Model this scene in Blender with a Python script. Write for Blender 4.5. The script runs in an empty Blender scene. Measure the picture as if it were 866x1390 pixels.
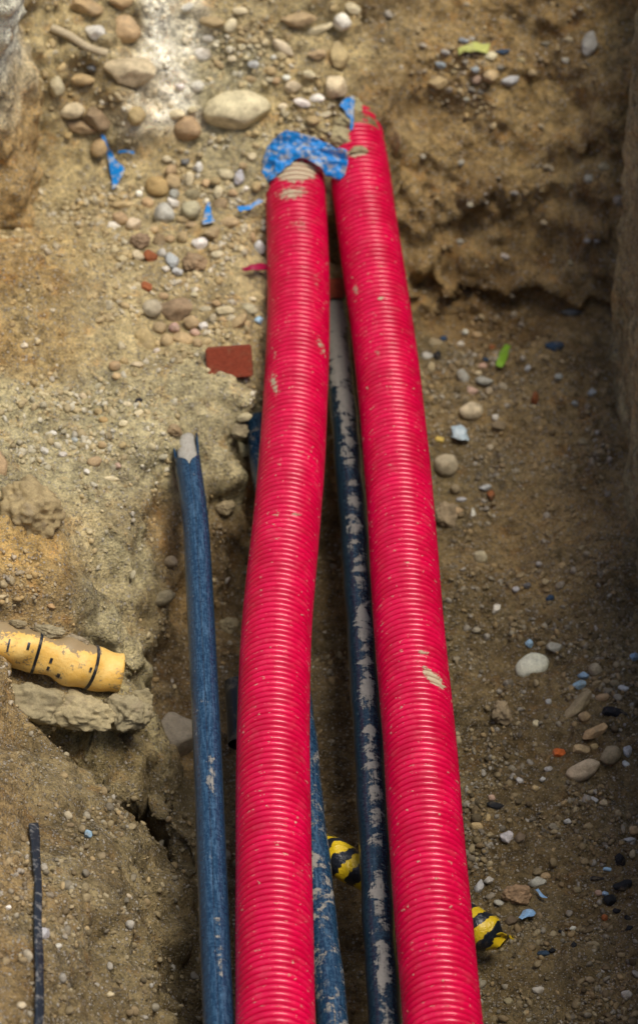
import bpy, bmesh, math, random
import numpy as np
from mathutils import Vector, Matrix
from mathutils.bvhtree import BVHTree

random.seed(7)
rng = np.random.default_rng(11)
scene = bpy.context.scene
COL = scene.collection

# ------------------------------------------------------------------ camera
PITCH = math.radians(38.0)
CAM = Vector((0.0, -4.41, 3.45))
FPX = 4680.0                       # focal length in photo pixels (photo is 1390 px high)
CX, CY = 433.0, 695.0
FW = Vector((0, math.cos(PITCH), -math.sin(PITCH)))
UP = Vector((0, math.sin(PITCH), math.cos(PITCH)))
RT = Vector((1, 0, 0))
cam_d = bpy.data.cameras.new('camera')
cam = bpy.data.objects.new('camera', cam_d)
COL.objects.link(cam)
cam.location = CAM
cam.rotation_euler = (math.pi / 2 - PITCH, 0, 0)
cam_d.sensor_fit = 'VERTICAL'
cam_d.sensor_height = 24.0
cam_d.lens = FPX / 1390.0 * 24.0
cam_d.clip_end = 200
cam_d.dof.use_dof = True
cam_d.dof.focus_distance = 5.12
cam_d.dof.aperture_fstop = 2.9
scene.camera = cam

# ------------------------------------------------------------------ light
SUN_DIR = Vector((0.28, -0.20, 0.94)).normalized()       # towards the sun
w = bpy.data.worlds.new('World')
scene.world = w
w.use_nodes = True
nt = w.node_tree
sky = nt.nodes.new('ShaderNodeTexSky')
sky.sky_type = 'NISHITA'
sky.sun_disc = False
sky.sun_elevation = math.asin(SUN_DIR.z)
sky.sun_rotation = math.atan2(SUN_DIR.x, SUN_DIR.y)
sky.dust_density = 3.0
sky.air_density = 1.0
bg = nt.nodes['Background']
bg.inputs['Strength'].default_value = 0.11
nt.links.new(sky.outputs[0], bg.inputs['Color'])
sun_d = bpy.data.lights.new('sun', 'SUN')
sun_d.energy = 2.3
sun_d.angle = math.radians(26)
sun_d.color = (1.0, 0.93, 0.82)
sun = bpy.data.objects.new('sun', sun_d)
COL.objects.link(sun)
sun.rotation_euler = SUN_DIR.to_track_quat('Z', 'Y').to_euler()
scene.view_settings.view_transform = 'Standard'
scene.view_settings.look = 'None'
scene.view_settings.gamma = 1.0
scene.view_settings.exposure = 0.4

# ------------------------------------------------------------------ helpers
def ray(px, py):
    return (FW + RT * ((px - CX) / FPX) - UP * ((py - CY) / FPX))

def at_z(px, py, z):
    d = ray(px, py)
    return CAM + d * ((z - CAM.z) / d.z)

def at_y(px, py, y):
    d = ray(px, py)
    return CAM + d * ((y - CAM.y) / d.y)

def on_curve(px, py, zf):
    d = ray(px, py)
    a, b = 2.0, 12.0
    for _ in range(50):
        m = (a + b) / 2
        p = CAM + d * m
        if p.z > zf(p.y):
            a = m
        else:
            b = m
    return CAM + d * a

def project(P):
    """world points (n,3) -> photo pixels"""
    V = np.asarray(P) - np.array(CAM)
    dep = V @ np.array(FW)
    return CX + FPX * V[:, 0] / dep, CY - FPX * (V @ np.array(UP)) / dep, dep

def _h(ix, iy, iz, seed):
    h = (ix.astype(np.int64) * 374761393 + iy.astype(np.int64) * 668265263 + iz.astype(np.int64) * 2147483647 + seed * 1274126177) & 0xffffffff
    h = ((h ^ (h >> 13)) * 1274126177) & 0xffffffff
    h = ((h ^ (h >> 16)) * 2246822519) & 0xffffffff
    h = h ^ (h >> 15)
    return (h & 0xffffff) / float(0x1000000)

def vnoise(P, scale, seed=0):
    Q = np.asarray(P) / scale
    i = np.floor(Q).astype(np.int64)
    f = Q - i
    u = f * f * f * (f * (f * 6 - 15) + 10)
    r = 0
    for dx in (0, 1):
        for dy in (0, 1):
            for dz in (0, 1):
                wt = (u[:, 0] if dx else 1 - u[:, 0]) * (u[:, 1] if dy else 1 - u[:, 1]) * (u[:, 2] if dz else 1 - u[:, 2])
                r = r + wt * _h(i[:, 0] + dx, i[:, 1] + dy, i[:, 2] + dz, seed)
    return r * 2 - 1

def fbm(P, scale, octs=4, seed=0, gain=0.5):
    r = 0
    a = 1.0
    for k in range(octs):
        r = r + a * vnoise(np.asarray(P) + 17.3 * k, scale, seed + k)
        scale *= 0.5
        a *= gain
    return r

def worley(P, scale, seed=0):
    Q = np.asarray(P) / scale
    i = np.floor(Q).astype(np.int64)
    best = np.full(len(Q), 9.0)
    for dx in (-1, 0, 1):
        for dy in (-1, 0, 1):
            for dz in (-1, 0, 1):
                c = i + np.array([dx, dy, dz])
                ox = c[:, 0] + _h(c[:, 0], c[:, 1], c[:, 2], seed) - Q[:, 0]
                oy = c[:, 1] + _h(c[:, 0], c[:, 1], c[:, 2], seed + 5) - Q[:, 1]
                oz = c[:, 2] + _h(c[:, 0], c[:, 1], c[:, 2], seed + 9) - Q[:, 2]
                best = np.minimum(best, ox * ox + oy * oy + oz * oz)
    return np.sqrt(best)

def sstep(a, b, x):
    t = np.clip((x - a) / (b - a), 0, 1)
    return t * t * (3 - 2 * t)

def mesh_np(name, V, F, smooth=True):
    """V (n,3), F (m,k) numpy"""
    V = np.asarray(V, dtype=np.float32)
    F = np.asarray(F, dtype=np.int32)
    me = bpy.data.meshes.new(name)
    me.vertices.add(len(V))
    me.vertices.foreach_set('co', V.ravel())
    k = F.shape[1]
    me.loops.add(F.size)
    me.loops.foreach_set('vertex_index', F.ravel())
    me.polygons.add(len(F))
    me.polygons.foreach_set('loop_start', np.arange(0, F.size, k, dtype=np.int32))
    me.polygons.foreach_set('loop_total', np.full(len(F), k, dtype=np.int32))
    me.update(calc_edges=True)
    if smooth:
        me.polygons.foreach_set('use_smooth', np.ones(len(F), dtype=bool))
    return me

def fattr(me, name, vals):
    a = me.attributes.new(name, 'FLOAT', 'POINT')
    a.data.foreach_set('value', np.asarray(vals, dtype=np.float32))

def cattr(me, name, rgb):
    a = me.attributes.new(name, 'FLOAT_COLOR', 'POINT')
    rgba = np.ones((len(rgb), 4), dtype=np.float32)
    rgba[:, :3] = rgb
    a.data.foreach_set('color', rgba.ravel())

def link(name, me, mat=None, parent=None):
    o = bpy.data.objects.new(name, me)
    COL.objects.link(o)
    if mat is not None and me is not None and not len(me.materials):
        me.materials.append(mat)
    if parent is not None:
        o.parent = parent
    return o

def tag(o, label=None, cat=None, group=None, kind=None):
    if label: o['label'] = label
    if cat: o['category'] = cat
    if group: o['group'] = group
    if kind: o['kind'] = kind
    return o

def grid_faces(nu, nv, wrap_v=False):
    """vertices indexed u*nv+v"""
    u = np.arange(nu - 1)[:, None]
    vv = np.arange(nv if wrap_v else nv - 1)[None, :]
    v2 = (vv + 1) % nv
    a = u * nv + vv
    b = u * nv + v2
    c = (u + 1) * nv + v2
    d = (u + 1) * nv + vv
    return np.stack([a, b, c, d], axis=-1).reshape(-1, 4)

# ------------------------------------------------------------------ materials
class NT:
    def __init__(s, name):
        s.m = bpy.data.materials.new(name)
        s.m.use_nodes = True
        s.t = s.m.node_tree
        s.b = s.t.nodes['Principled BSDF']
    def n(s, typ, **kw):
        nd = s.t.nodes.new(typ)
        for k, v in kw.items():
            if k in nd.inputs:
                s.put(nd.inputs[k], v)
            else:
                setattr(nd, k, v)
        return nd
    def put(s, sock, v):
        if isinstance(v, bpy.types.NodeSocket):
            s.t.links.new(v, sock)
        else:
            if hasattr(sock, 'default_value') and sock.type == 'RGBA' and len(v) == 3:
                v = (*v, 1)
            sock.default_value = v
    def math(s, op, a, b=0.0, c=0.0):
        nd = s.t.nodes.new('ShaderNodeMath')
        nd.operation = op
        for i, v in enumerate((a, b, c)):
            s.put(nd.inputs[i], v)
        return nd.outputs[0]
    def mix(s, f, a, b, mode='MIX'):
        nd = s.t.nodes.new('ShaderNodeMix')
        nd.data_type = 'RGBA'
        nd.blend_type = mode
        s.put(nd.inputs[0], f)
        s.put(nd.inputs[6], a)
        s.put(nd.inputs[7], b)
        return nd.outputs[2]
    def noise(s, vec, scale, detail=4, rough=0.6, dist=0.0):
        nd = s.n('ShaderNodeTexNoise', Scale=scale, Detail=detail, Roughness=rough, Distortion=dist)
        if vec is not None:
            s.t.links.new(vec, nd.inputs['Vector'])
        return nd.outputs['Fac']
    def ramp(s, f, lo, hi, a=0.0, b=1.0):
        nd = s.n('ShaderNodeMapRange')
        nd.interpolation_type = 'SMOOTHSTEP'
        for i, v in enumerate((f, lo, hi, a, b)):
            s.put(nd.inputs[i], v)
        return nd.outputs[0]
    def attr(s, name):
        return s.n('ShaderNodeAttribute', attribute_name=name)
    def pos(s):
        return s.n('ShaderNodeNewGeometry').outputs['Position']
    def obj(s):
        return s.n('ShaderNodeTexCoord').outputs['Object']
    def comb(s, x, y, z):
        nd = s.t.nodes.new('ShaderNodeCombineXYZ')
        for i, v in enumerate((x, y, z)):
            s.put(nd.inputs[i], v)
        return nd.outputs[0]
    def bump(s, h, dist=0.003, strength=0.6):
        nd = s.n('ShaderNodeBump', Strength=strength, Distance=dist)
        s.t.links.new(h, nd.inputs['Height'])
        s.t.links.new(nd.outputs[0], s.b.inputs['Normal'])
    def set(s, **kw):
        for k, v in kw.items():
            s.put(s.b.inputs[k.replace('_', ' ')], v)
        return s.m

def soil_mat(name, grain=1.0):
    t = NT(name)
    P = t.pos()
    c = t.attr('Col').outputs['Color']
    n1 = t.noise(P, 9, 5, 0.65)
    n2 = t.noise(P, 55, 5, 0.7)
    n3 = t.noise(P, 260, 3, 0.7)
    v = t.math('ADD', t.ramp(n1, 0.25, 0.75, 0.66, 1.26), t.math('ADD', t.ramp(n2, 0.28, 0.72, -0.40, 0.40), t.ramp(n3, 0.28, 0.72, -0.32, 0.32)))
    c = t.mix(1.0, c, t.comb(v, v, v), 'MULTIPLY')
    # warm iron-stained clay patches
    c = t.mix(t.ramp(t.noise(P, 22, 4, 0.6), 0.54, 0.70, 0, 0.45), c, t.mix(1.0, c, (1.05, 0.74, 0.46), 'MULTIPLY'))
    # sand grains and tiny stone chips
    def chips(scale, thr, rad, lo, hi):
        vo = t.n('ShaderNodeTexVoronoi', Scale=scale)
        t.t.links.new(P, vo.inputs['Vector'])
        sep = t.n('ShaderNodeSeparateColor')
        t.t.links.new(vo.outputs['Color'], sep.inputs[0])
        on = t.math('MULTIPLY', t.math('GREATER_THAN', sep.outputs[0], thr), t.ramp(vo.outputs['Distance'], rad, rad * 0.7, 0, 1))
        return on, sep.outputs[1]
    on, r = chips(170, 0.80, 0.5, 0, 1)
    chipc = t.mix(r, (0.16, 0.13, 0.09), (0.62, 0.56, 0.46))
    c = t.mix(t.math('MULTIPLY', on, 0.65 * grain), c, chipc)
    on2, r2 = chips(380, 0.72, 0.5, 0, 1)
    chipc2 = t.mix(r2, (0.10, 0.08, 0.06), (0.70, 0.66, 0.58))
    c = t.mix(t.math('MULTIPLY', on2, 0.55 * grain), c, chipc2)
    h = t.math('ADD', t.math('MULTIPLY', n2, 1.2), t.math('ADD', t.math('MULTIPLY', n3, 0.7), t.math('ADD', t.math('MULTIPLY', on, 0.35), t.math('MULTIPLY', on2, 0.2))))
    t.bump(h, 0.010, 1.0)
    return t.set(Base_Color=c, Roughness=0.95, Specular_IOR_Level=0.15)

def stone_mat(name, src):
    t = NT(name)
    if src == 'object':
        c = t.n('ShaderNodeObjectInfo').outputs['Color']
        P = t.pos()
    else:
        c = t.attr('Col').outputs['Color']
        P = t.pos()
    n1 = t.noise(P, 60, 5, 0.65)
    n2 = t.noise(P, 330, 4, 0.7)
    v = t.math('ADD', t.ramp(n1, 0.25, 0.75, 0.72, 1.2), t.ramp(n2, 0.3, 0.7, -0.16, 0.16))
    c = t.mix(1.0, c, t.comb(v, v, v), 'MULTIPLY')
    # clinging earth
    c = t.mix(t.ramp(t.noise(P, 38, 5, 0.7), 0.52, 0.68, 0, 0.6), c, (0.26, 0.205, 0.125))
    t.bump(t.math('ADD', n1, t.math('MULTIPLY', n2, 0.5)), 0.003, 0.55)
    return t.set(Base_Color=c, Roughness=0.85, Specular_IOR_Level=0.25)

def plain_mat(name, col, rough=0.5, dirt=0.3, dirtcol=(0.30, 0.25, 0.17), spec=0.4, scale=40, bump=0.001, thr=0.50):
    t = NT(name)
    P = t.pos()
    n = t.noise(P, scale, 5, 0.65)
    n2 = t.noise(P, scale * 6, 3, 0.6)
    v = t.ramp(n2, 0.25, 0.75, 0.8, 1.15)
    c = t.mix(1.0, col, t.comb(v, v, v), 'MULTIPLY')
    d = t.ramp(n, thr, thr + 0.16, 0, dirt)
    c = t.mix(d, c, dirtcol)
    r = t.math('ADD', t.math('MULTIPLY', d, 0.4), rough)
    t.bump(t.math('ADD', n, t.math('MULTIPLY', n2, 0.4)), bump, 0.5)
    return t.set(Base_Color=c, Roughness=r, Specular_IOR_Level=spec)

def red_mat():
    t = NT('red_corrugated_plastic')
    s = t.attr('s').outputs['Fac']
    a = t.attr('ang').outputs['Fac']
    ridge = t.attr('ridge').outputs['Fac']
    mud = t.attr('mud').outputs['Fac']
    P = t.pos()
    # scuffs: short dashes running round the pipe along the crests
    q = t.comb(t.math('MULTIPLY', s, 85.0), t.math('MULTIPLY', a, 2.4), 0.0)
    n = t.noise(q, 2.0, 4, 0.65)
    n2 = t.noise(P, 18, 4, 0.65)
    scuff = t.math('MULTIPLY', t.ramp(t.math('ADD', n, t.math('MULTIPLY', n2, 0.30)), 0.765, 0.87), t.ramp(ridge, 0.55, 0.95))
    base = t.mix(t.ramp(n2, 0.3, 0.7), (0.50, 0.0005, 0.036), (0.68, 0.0008, 0.060))
    fine = t.noise(P, 240, 3, 0.7)
    base = t.mix(t.ramp(fine, 0.6, 0.8, 0, 0.12), base, (0.62, 0.16, 0.16))
    # dust film on crests
    film = t.math('MULTIPLY', t.ramp(t.noise(P, 45, 5, 0.7), 0.48, 0.74, 0, 0.10), ridge)
    base = t.mix(film, base, (0.62, 0.33, 0.30))
    # shade between the ribs, painted into the grooves as dark red
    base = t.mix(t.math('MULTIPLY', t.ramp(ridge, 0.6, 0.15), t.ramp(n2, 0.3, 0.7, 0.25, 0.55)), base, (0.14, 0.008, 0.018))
    # splinters of dry mud
    sp = t.ramp(t.noise(P, 75, 3, 0.55), 0.70, 0.735)
    mudmask = t.math('MULTIPLY', t.ramp(ridge, 0.15, 0.6, 0.25, 1.0), t.ramp(t.math('ADD', mud, t.math('MULTIPLY', t.math('SUBTRACT', t.noise(q, 3.0, 5, 0.7), 0.5), 1.6)), 0.50, 0.66))
    m = t.math('MAXIMUM', t.math('MAXIMUM', t.math('MULTIPLY', scuff, 0.75), t.math('MULTIPLY', sp, 0.7)), mudmask)
    c = t.mix(m, base, t.mix(fine, (0.36, 0.27, 0.15), (0.62, 0.52, 0.36)))
    t.bump(t.math('ADD', t.math('MULTIPLY', fine, 0.25), m), 0.0016, 0.6)
    r = t.math('ADD', 0.25, t.math('MULTIPLY', m, 0.6))
    return t.set(Base_Color=c, Roughness=r, Specular_IOR_Level=0.5)

def black_pipe_mat(name, mudamt, base=(0.003, 0.019, 0.050), dust_sheen_amt=0.45):
    t = NT(name)
    s = t.attr('s').outputs['Fac']
    a = t.attr('ang').outputs['Fac']
    mud = t.attr('mud').outputs['Fac']
    P = t.pos()
    q = t.comb(t.math('MULTIPLY', s, 9.0), t.math('MULTIPLY', a, 1.8), 0.0)
    streak = t.noise(q, 3.0, 6, 0.75)
    q2 = t.comb(t.math('MULTIPLY', s, 3.0), t.math('MULTIPLY', a, 8.0), 0.0)
    lines = t.noise(q2, 1.6, 4, 0.7)
    fine = t.noise(P, 190, 4, 0.75)
    c = t.mix(t.ramp(fine, 0.3, 0.75), base, (base[0] * 3 + 0.008, base[1] * 2.4 + 0.01, base[2] * 2.0))
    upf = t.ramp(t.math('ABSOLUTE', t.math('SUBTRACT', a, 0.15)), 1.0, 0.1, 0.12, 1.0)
    dust_sheen = t.ramp(t.math('ADD', streak, t.math('MULTIPLY', t.math('SUBTRACT', fine, 0.5), 0.35)), 0.44, 0.72, 0, dust_sheen_amt)
    dust_sheen = t.math('MULTIPLY', dust_sheen, upf)  # blue highlight painted along the pipe's top, broken up with dusty blotches
    c = t.mix(dust_sheen, c, (0.13, 0.25, 0.38))
    patch = t.noise(P, 30, 6, 0.72, 0.6)
    ms = t.math('ADD', t.math('MULTIPLY', mud, 0.9), t.math('MULTIPLY', t.math('SUBTRACT', patch, 0.5), 2.6))
    ms = t.math('ADD', ms, t.math('ADD', t.math('MULTIPLY', t.math('SUBTRACT', fine, 0.5), 0.55), t.math('MULTIPLY', t.math('SUBTRACT', lines, 0.5), 0.8)))
    m = t.ramp(ms, 0.60 - mudamt, 0.72 - mudamt)
    c = t.mix(m, c, t.mix(fine, (0.13, 0.12, 0.098), (0.33, 0.315, 0.275)))
    t.bump(t.math('ADD', t.math('MULTIPLY', m, 0.8), t.math('MULTIPLY', fine, 0.4)), 0.0015, 0.6)
    r = t.math('ADD', 0.26, t.math('ADD', t.math('MULTIPLY', m, 0.55), t.math('MULTIPLY', dust_sheen, 0.25)))
    return t.set(Base_Color=c, Roughness=r, Specular_IOR_Level=0.5)

def yellow_mat():
    t = NT('yellow_pipe_plastic')
    P = t.pos()
    s = t.attr('s').outputs['Fac']
    a = t.attr('ang').outputs['Fac']
    n = t.noise(P, 30, 5, 0.7)
    fine = t.noise(P, 200, 3, 0.7)
    c = t.mix(t.ramp(n, 0.3, 0.7), (0.74, 0.42, 0.075), (0.84, 0.56, 0.17))
    # long scratches
    q = t.comb(t.math('MULTIPLY', s, 6.0), t.math('MULTIPLY', a, 11.0), 0.0)
    sc = t.ramp(t.noise(q, 2.2, 3, 0.6), 0.63, 0.70, 0, 0.55)
    c = t.mix(sc, c, (0.20, 0.14, 0.06))
    mud = t.attr('mud').outputs['Fac']
    d = t.ramp(t.math('ADD', t.math('ADD', t.noise(P, 24, 5, 0.75), mud), t.math('MULTIPLY', t.math('SUBTRACT', fine, 0.5), 0.3)), 0.56, 0.64, 0, 0.9)
    c = t.mix(d, c, (0.24, 0.18, 0.10))
    t.bump(t.math('ADD', n, fine), 0.002, 0.5)
    return t.set(Base_Color=c, Roughness=0.5, Specular_IOR_Level=0.4)

def hazard_mat():
    t = NT('yellow_black_striped_tape')
    P = t.pos()
    s = t.attr('s').outputs['Fac']
    a = t.attr('ang').outputs['Fac']
    n = t.noise(P, 35, 3, 0.6)
    ph = t.math('ADD', t.math('MULTIPLY', s, 36.0), t.math('ADD', t.math('MULTIPLY', a, 0.159), t.math('MULTIPLY', n, 0.9)))
    st = t.ramp(t.math('FRACT', ph), 0.42, 0.47)
    st2 = t.ramp(t.math('FRACT', ph), 0.97, 1.0)
    k = t.math('SUBTRACT', st, st2)
    c = t.mix(k, (0.62, 0.43, 0.012), (0.008, 0.011, 0.018))
    c = t.mix(t.ramp(t.noise(P, 50, 5, 0.7), 0.58, 0.72, 0, 0.5), c, (0.16, 0.12, 0.07))
    t.bump(t.noise(P, 70, 4, 0.6, 1.5), 0.004, 0.7)
    return t.set(Base_Color=c, Roughness=0.33, Specular_IOR_Level=0.5)

M_SOIL = soil_mat('earth')
M_STONE = stone_mat('stone', 'object')
M_GRAVEL = stone_mat('gravel', 'attr')
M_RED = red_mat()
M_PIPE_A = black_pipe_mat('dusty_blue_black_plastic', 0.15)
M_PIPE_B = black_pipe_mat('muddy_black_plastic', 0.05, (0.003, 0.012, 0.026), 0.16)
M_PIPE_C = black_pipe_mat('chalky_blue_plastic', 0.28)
M_YELLOW = yellow_mat()
M_HAZARD = hazard_mat()
M_BLUE = plain_mat('blue_plastic_sheet', (0.002, 0.185, 0.52), 0.36, 0.85, (0.40, 0.39, 0.34), 0.4, 75, 0.002, .47)
M_BLACK = plain_mat('black_plastic', (0.010, 0.014, 0.020), 0.4, 0.35)
M_STRIP = plain_mat('blue_black_cable', (0.012, 0.018, 0.026), 0.5, 0.75, (0.22, 0.21, 0.19), 0.4, 70)
M_TILE = plain_mat('terracotta', (0.21, 0.040, 0.018), 0.8, 0.5, (0.20, 0.13, 0.07), 0.2, 35, 0.003)
M_MAGENTA = plain_mat('dark_pink_plastic', (0.26, 0.004, 0.04), 0.4, 0.3)
M_LEAF = plain_mat('green_scrap', (0.22, 0.42, 0.03), 0.6, 0.35)
M_MOSS = plain_mat('yellow_green_scrap', (0.42, 0.44, 0.12), 0.8, 0.4)
M_STICK = plain_mat('pale_wood', (0.46, 0.38, 0.24), 0.8, 0.4, (0.26, 0.2, 0.12), 0.2, 50, 0.003)
M_FILM = plain_mat('pale_blue_film', (0.22, 0.40, 0.62), 0.35, 0.5, (0.2, 0.18, 0.14), 0.5, 60)
M_MUD = plain_mat('dry_mud', (0.34, 0.32, 0.27), 0.95, 0.5, (0.22, 0.18, 0.12), 0.1, 60, 0.004)

# ------------------------------------------------------------------ the excavation
SAND = (0.47, 0.40, 0.27); GREY = (0.42, 0.385, 0.285); OCHRE = (0.44, 0.31, 0.15)
WHITE = (0.72, 0.70, 0.62); BROWN = (0.29, 0.205, 0.115); DARK = (0.155, 0.122, 0.078)
DEEP = (0.17, 0.125, 0.078); RUBBLE = (0.46, 0.385, 0.25); PALEB = (0.30, 0.225, 0.135)
CT = []
def cz(px, py, z, c): CT.append((*at_z(px, py, z), *c))
def cy(px, py, y, c): CT.append((*at_y(px, py, y), *c))
# floor beside the right pipe
for py, zz in ((475, (-.238, -.232, -.215)), (650, (-.238, -.23, -.215)), (850, (-.242, -.232, -.215)), (1050, (-.245, -.23, -.21)), (1300, (-.255, -.245, -.225)), (1420, (-.26, -.25, -.23))):
    for px, z in zip((605 + (py - 475) * .09, 715 + (py - 475) * .1, 815 + (py - 475) * .14), zz):
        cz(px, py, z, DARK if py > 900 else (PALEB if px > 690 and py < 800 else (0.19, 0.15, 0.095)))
cz(760, 560, -.222, PALEB); cz(745, 760, -.23, PALEB); cz(780, 450, -.222, PALEB)
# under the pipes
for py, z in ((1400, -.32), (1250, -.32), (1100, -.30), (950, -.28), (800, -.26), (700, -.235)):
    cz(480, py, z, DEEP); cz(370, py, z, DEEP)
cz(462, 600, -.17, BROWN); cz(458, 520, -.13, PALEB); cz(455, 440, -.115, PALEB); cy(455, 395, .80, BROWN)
# far wall, right half
for py, y in ((428, .905), (400, .925), (300, .965), (200, 1.045), (100, 1.125), (0, 1.215), (-150, 1.33)):
    for px in (560, 640, 720, 820):
        if py == 428 and px == 560: continue
        dy = {560: .0, 640: .015, 720: .02, 820: -.005}[px]
        cy(px, py, y + dy, BROWN if py > 250 else (0.34, 0.25, 0.14))
cy(520, 250, 1.02, BROWN); cy(515, 120, 1.095, (0.3, 0.23, 0.14)); cy(515, 0, 1.2, (0.3, 0.23, 0.14)); cy(455, 330, .90, BROWN); cy(456, 198, .94, RUBBLE); cy(456, 165, .965, RUBBLE); cy(464, 132, 1.01, RUBBLE); cy(508, 128, 1.085, BROWN); cy(488, 112, 1.07, RUBBLE); cy(525, 190, 1.05, BROWN); cy(430, 290, .90, BROWN)
# far wall, left half: rubble
for px, ys in ((450, ((205, .93), (185, .95), (150, .985), (100, 1.045), (0, 1.15), (-150, 1.28))), (400, ((212, .918), (190, .938), (150, .975), (100, 1.035), (0, 1.13), (-150, 1.25))),
               (300, ((205, .94), (150, 1.0), (80, 1.06), (0, 1.13), (-150, 1.24))), (230, ((205, .93), (130, 1.0), (60, 1.06), (0, 1.10), (-150, 1.22))),
               (150, ((200, .93), (100, 1.0), (0, 1.08), (-150, 1.2))), (80, ((200, .91), (100, .98), (0, 1.06), (-150, 1.18))), (0, ((200, .9), (0, 1.0)))):
    for py, y in ys:
        c = RUBBLE
        if px == 230 and py < 140: c = (1.1, 1.12, 1.2)
        if px == 300 and 60 < py < 160: c = GREY
        if px == 300 and py > 190: c = GREY
        cy(px, py, y, c)
# bench left of the red pipes
for r in (((340, 330, .03), (250, 330, .06), (150, 330, .09), (80, 330, .12), (30, 350, .14), (0, 350, .15)), ((340, 450, .0), (250, 450, .025), (150, 450, .06), (50, 450, .1), (-20, 450, .13)),
          ((335, 560, -.03), (250, 560, 0), (150, 560, .04), (50, 560, .08), (-20, 560, .11)), ((325, 620, -.06), (255, 628, -.022), (180, 640, .01), (100, 640, .05), (0, 640, .09))):
    for px, py, z in r:
        c = SAND
        if px < 40 and py < 480: c = (0.42, 0.295, 0.15)
        elif px < 100 and py < 480: c = (0.45, 0.355, 0.21)
        if py > 500: c = GREY
        cz(px, py, z, c)
# the broken edge of the bench
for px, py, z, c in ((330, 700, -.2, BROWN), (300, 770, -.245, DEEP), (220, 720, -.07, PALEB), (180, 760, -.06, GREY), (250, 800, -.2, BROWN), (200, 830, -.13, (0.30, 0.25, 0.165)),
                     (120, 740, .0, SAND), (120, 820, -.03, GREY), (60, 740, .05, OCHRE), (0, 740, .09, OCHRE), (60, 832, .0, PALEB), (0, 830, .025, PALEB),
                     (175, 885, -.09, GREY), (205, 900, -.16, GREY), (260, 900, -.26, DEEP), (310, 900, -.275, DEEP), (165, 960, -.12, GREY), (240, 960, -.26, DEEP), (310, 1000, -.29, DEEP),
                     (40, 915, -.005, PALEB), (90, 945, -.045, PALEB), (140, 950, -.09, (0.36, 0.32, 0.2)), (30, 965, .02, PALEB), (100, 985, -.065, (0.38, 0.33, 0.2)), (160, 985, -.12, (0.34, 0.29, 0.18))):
    cz(px, py, z, c)
# near slope, its shade towards the pipe painted in as darker colour
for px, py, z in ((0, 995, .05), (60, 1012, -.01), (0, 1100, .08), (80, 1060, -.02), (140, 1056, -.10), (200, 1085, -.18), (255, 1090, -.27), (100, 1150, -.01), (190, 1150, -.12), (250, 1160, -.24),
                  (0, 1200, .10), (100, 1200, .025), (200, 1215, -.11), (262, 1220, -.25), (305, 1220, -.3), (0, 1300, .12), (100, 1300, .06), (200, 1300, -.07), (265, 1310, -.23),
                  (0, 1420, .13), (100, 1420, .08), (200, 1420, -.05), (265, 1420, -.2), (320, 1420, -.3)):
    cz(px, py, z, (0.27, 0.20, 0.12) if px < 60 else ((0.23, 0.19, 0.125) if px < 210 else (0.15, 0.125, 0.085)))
cz(150, 1018, -.27, BROWN); cz(185, 1010, -.28, BROWN)
CT = np.array(CT)

def tps_fit(XY, Z, lam):
    n = len(XY)
    d = np.linalg.norm(XY[:, None] - XY[None], axis=-1)
    K = np.where(d > 0, d * d * np.log(np.maximum(d, 1e-9)), 0) + lam * np.eye(n)
    Pm = np.hstack([np.ones((n, 1)), XY])
    A = np.block([[K, Pm], [Pm.T, np.zeros((3, 3))]])
    sol = np.linalg.solve(A, np.concatenate([Z, np.zeros(3)]))
    return sol[:n], sol[n:]
TW, TA = tps_fit(CT[:, :2], CT[:, 2], 0.0006)

def base_height(x, y):
    xe = np.clip(x, -0.72, 0.62); ye = np.clip(y, -1.35, 1.36)
    z = np.zeros_like(x)
    for i in range(0, len(x), 40000):
        sl = slice(i, i + 40000)
        d2 = (xe[sl, None] - CT[None, :, 0]) ** 2 + (ye[sl, None] - CT[None, :, 1]) ** 2
        z[sl] = (0.5 * d2 * np.log(np.maximum(d2, 1e-12))) @ TW + TA[0] + TA[1] * xe[sl] + TA[2] * ye[sl]
    z = np.clip(z, -0.36, 0.75)
    # beyond the dig: level ground
    top = 0.62
    k = np.maximum.reduce([sstep(-0.75, -1.05, x), sstep(0.575, 0.66, x), sstep(1.36, 1.6, y), sstep(-2.2, -3.2, y)])
    return z * (1 - k) + top * k

def axis_coords(lo, hi, step, flo, fhi):
    fine = np.arange(lo, hi, step)
    def grow(start, end):
        out = []; s = step; p = start
        sg = 1 if end > start else -1
        while sg * (end - p) > 0:
            s = min(s * 1.22, 0.6); p += sg * s; out.append(p)
        return out
    return np.array(grow(lo, flo)[::-1] + list(fine) + grow(fine[-1], fhi))

gx = axis_coords(-0.62, 0.60, 0.0037, -7, 7)
gy = axis_coords(-1.28, 1.34, 0.0035, -7, 7)
X, Y = np.meshgrid(gx, gy, indexing='ij')
x = X.ravel(); y = Y.ravel()
z = base_height(x, y)
hx, hy = x + .335, y + .468 + .45 * (x + .335)
hm = np.clip(1.5 - np.sqrt((hx / .098) ** 2 + (hy / .052) ** 2) + .25 * vnoise(np.stack([x, y, 0 * x], 1), .04, 17), 0, 1)
z = z - .20 * sstep(0, .9, hm)
nx_, ny_ = len(gx), len(gy)
Z2 = z.reshape(nx_, ny_)
dzx = np.gradient(Z2, gx, axis=0).ravel(); dzy = np.gradient(Z2, gy, axis=1).ravel()
N = np.stack([-dzx, -dzy, np.ones_like(x)], 1)
N /= np.linalg.norm(N, axis=1)[:, None]
P0 = np.stack([x, y, z], 1)
inside = (sstep(-1.0, -0.7, x) * sstep(1.0, 0.7, x) * sstep(-2.0, -1.5, y) * sstep(1.9, 1.5, y))
wallness = np.clip((0.85 - N[:, 2]) / 0.35, 0, 1)
rough = 0.75 + 0.5 * vnoise(P0, 0.25, 40)
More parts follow.
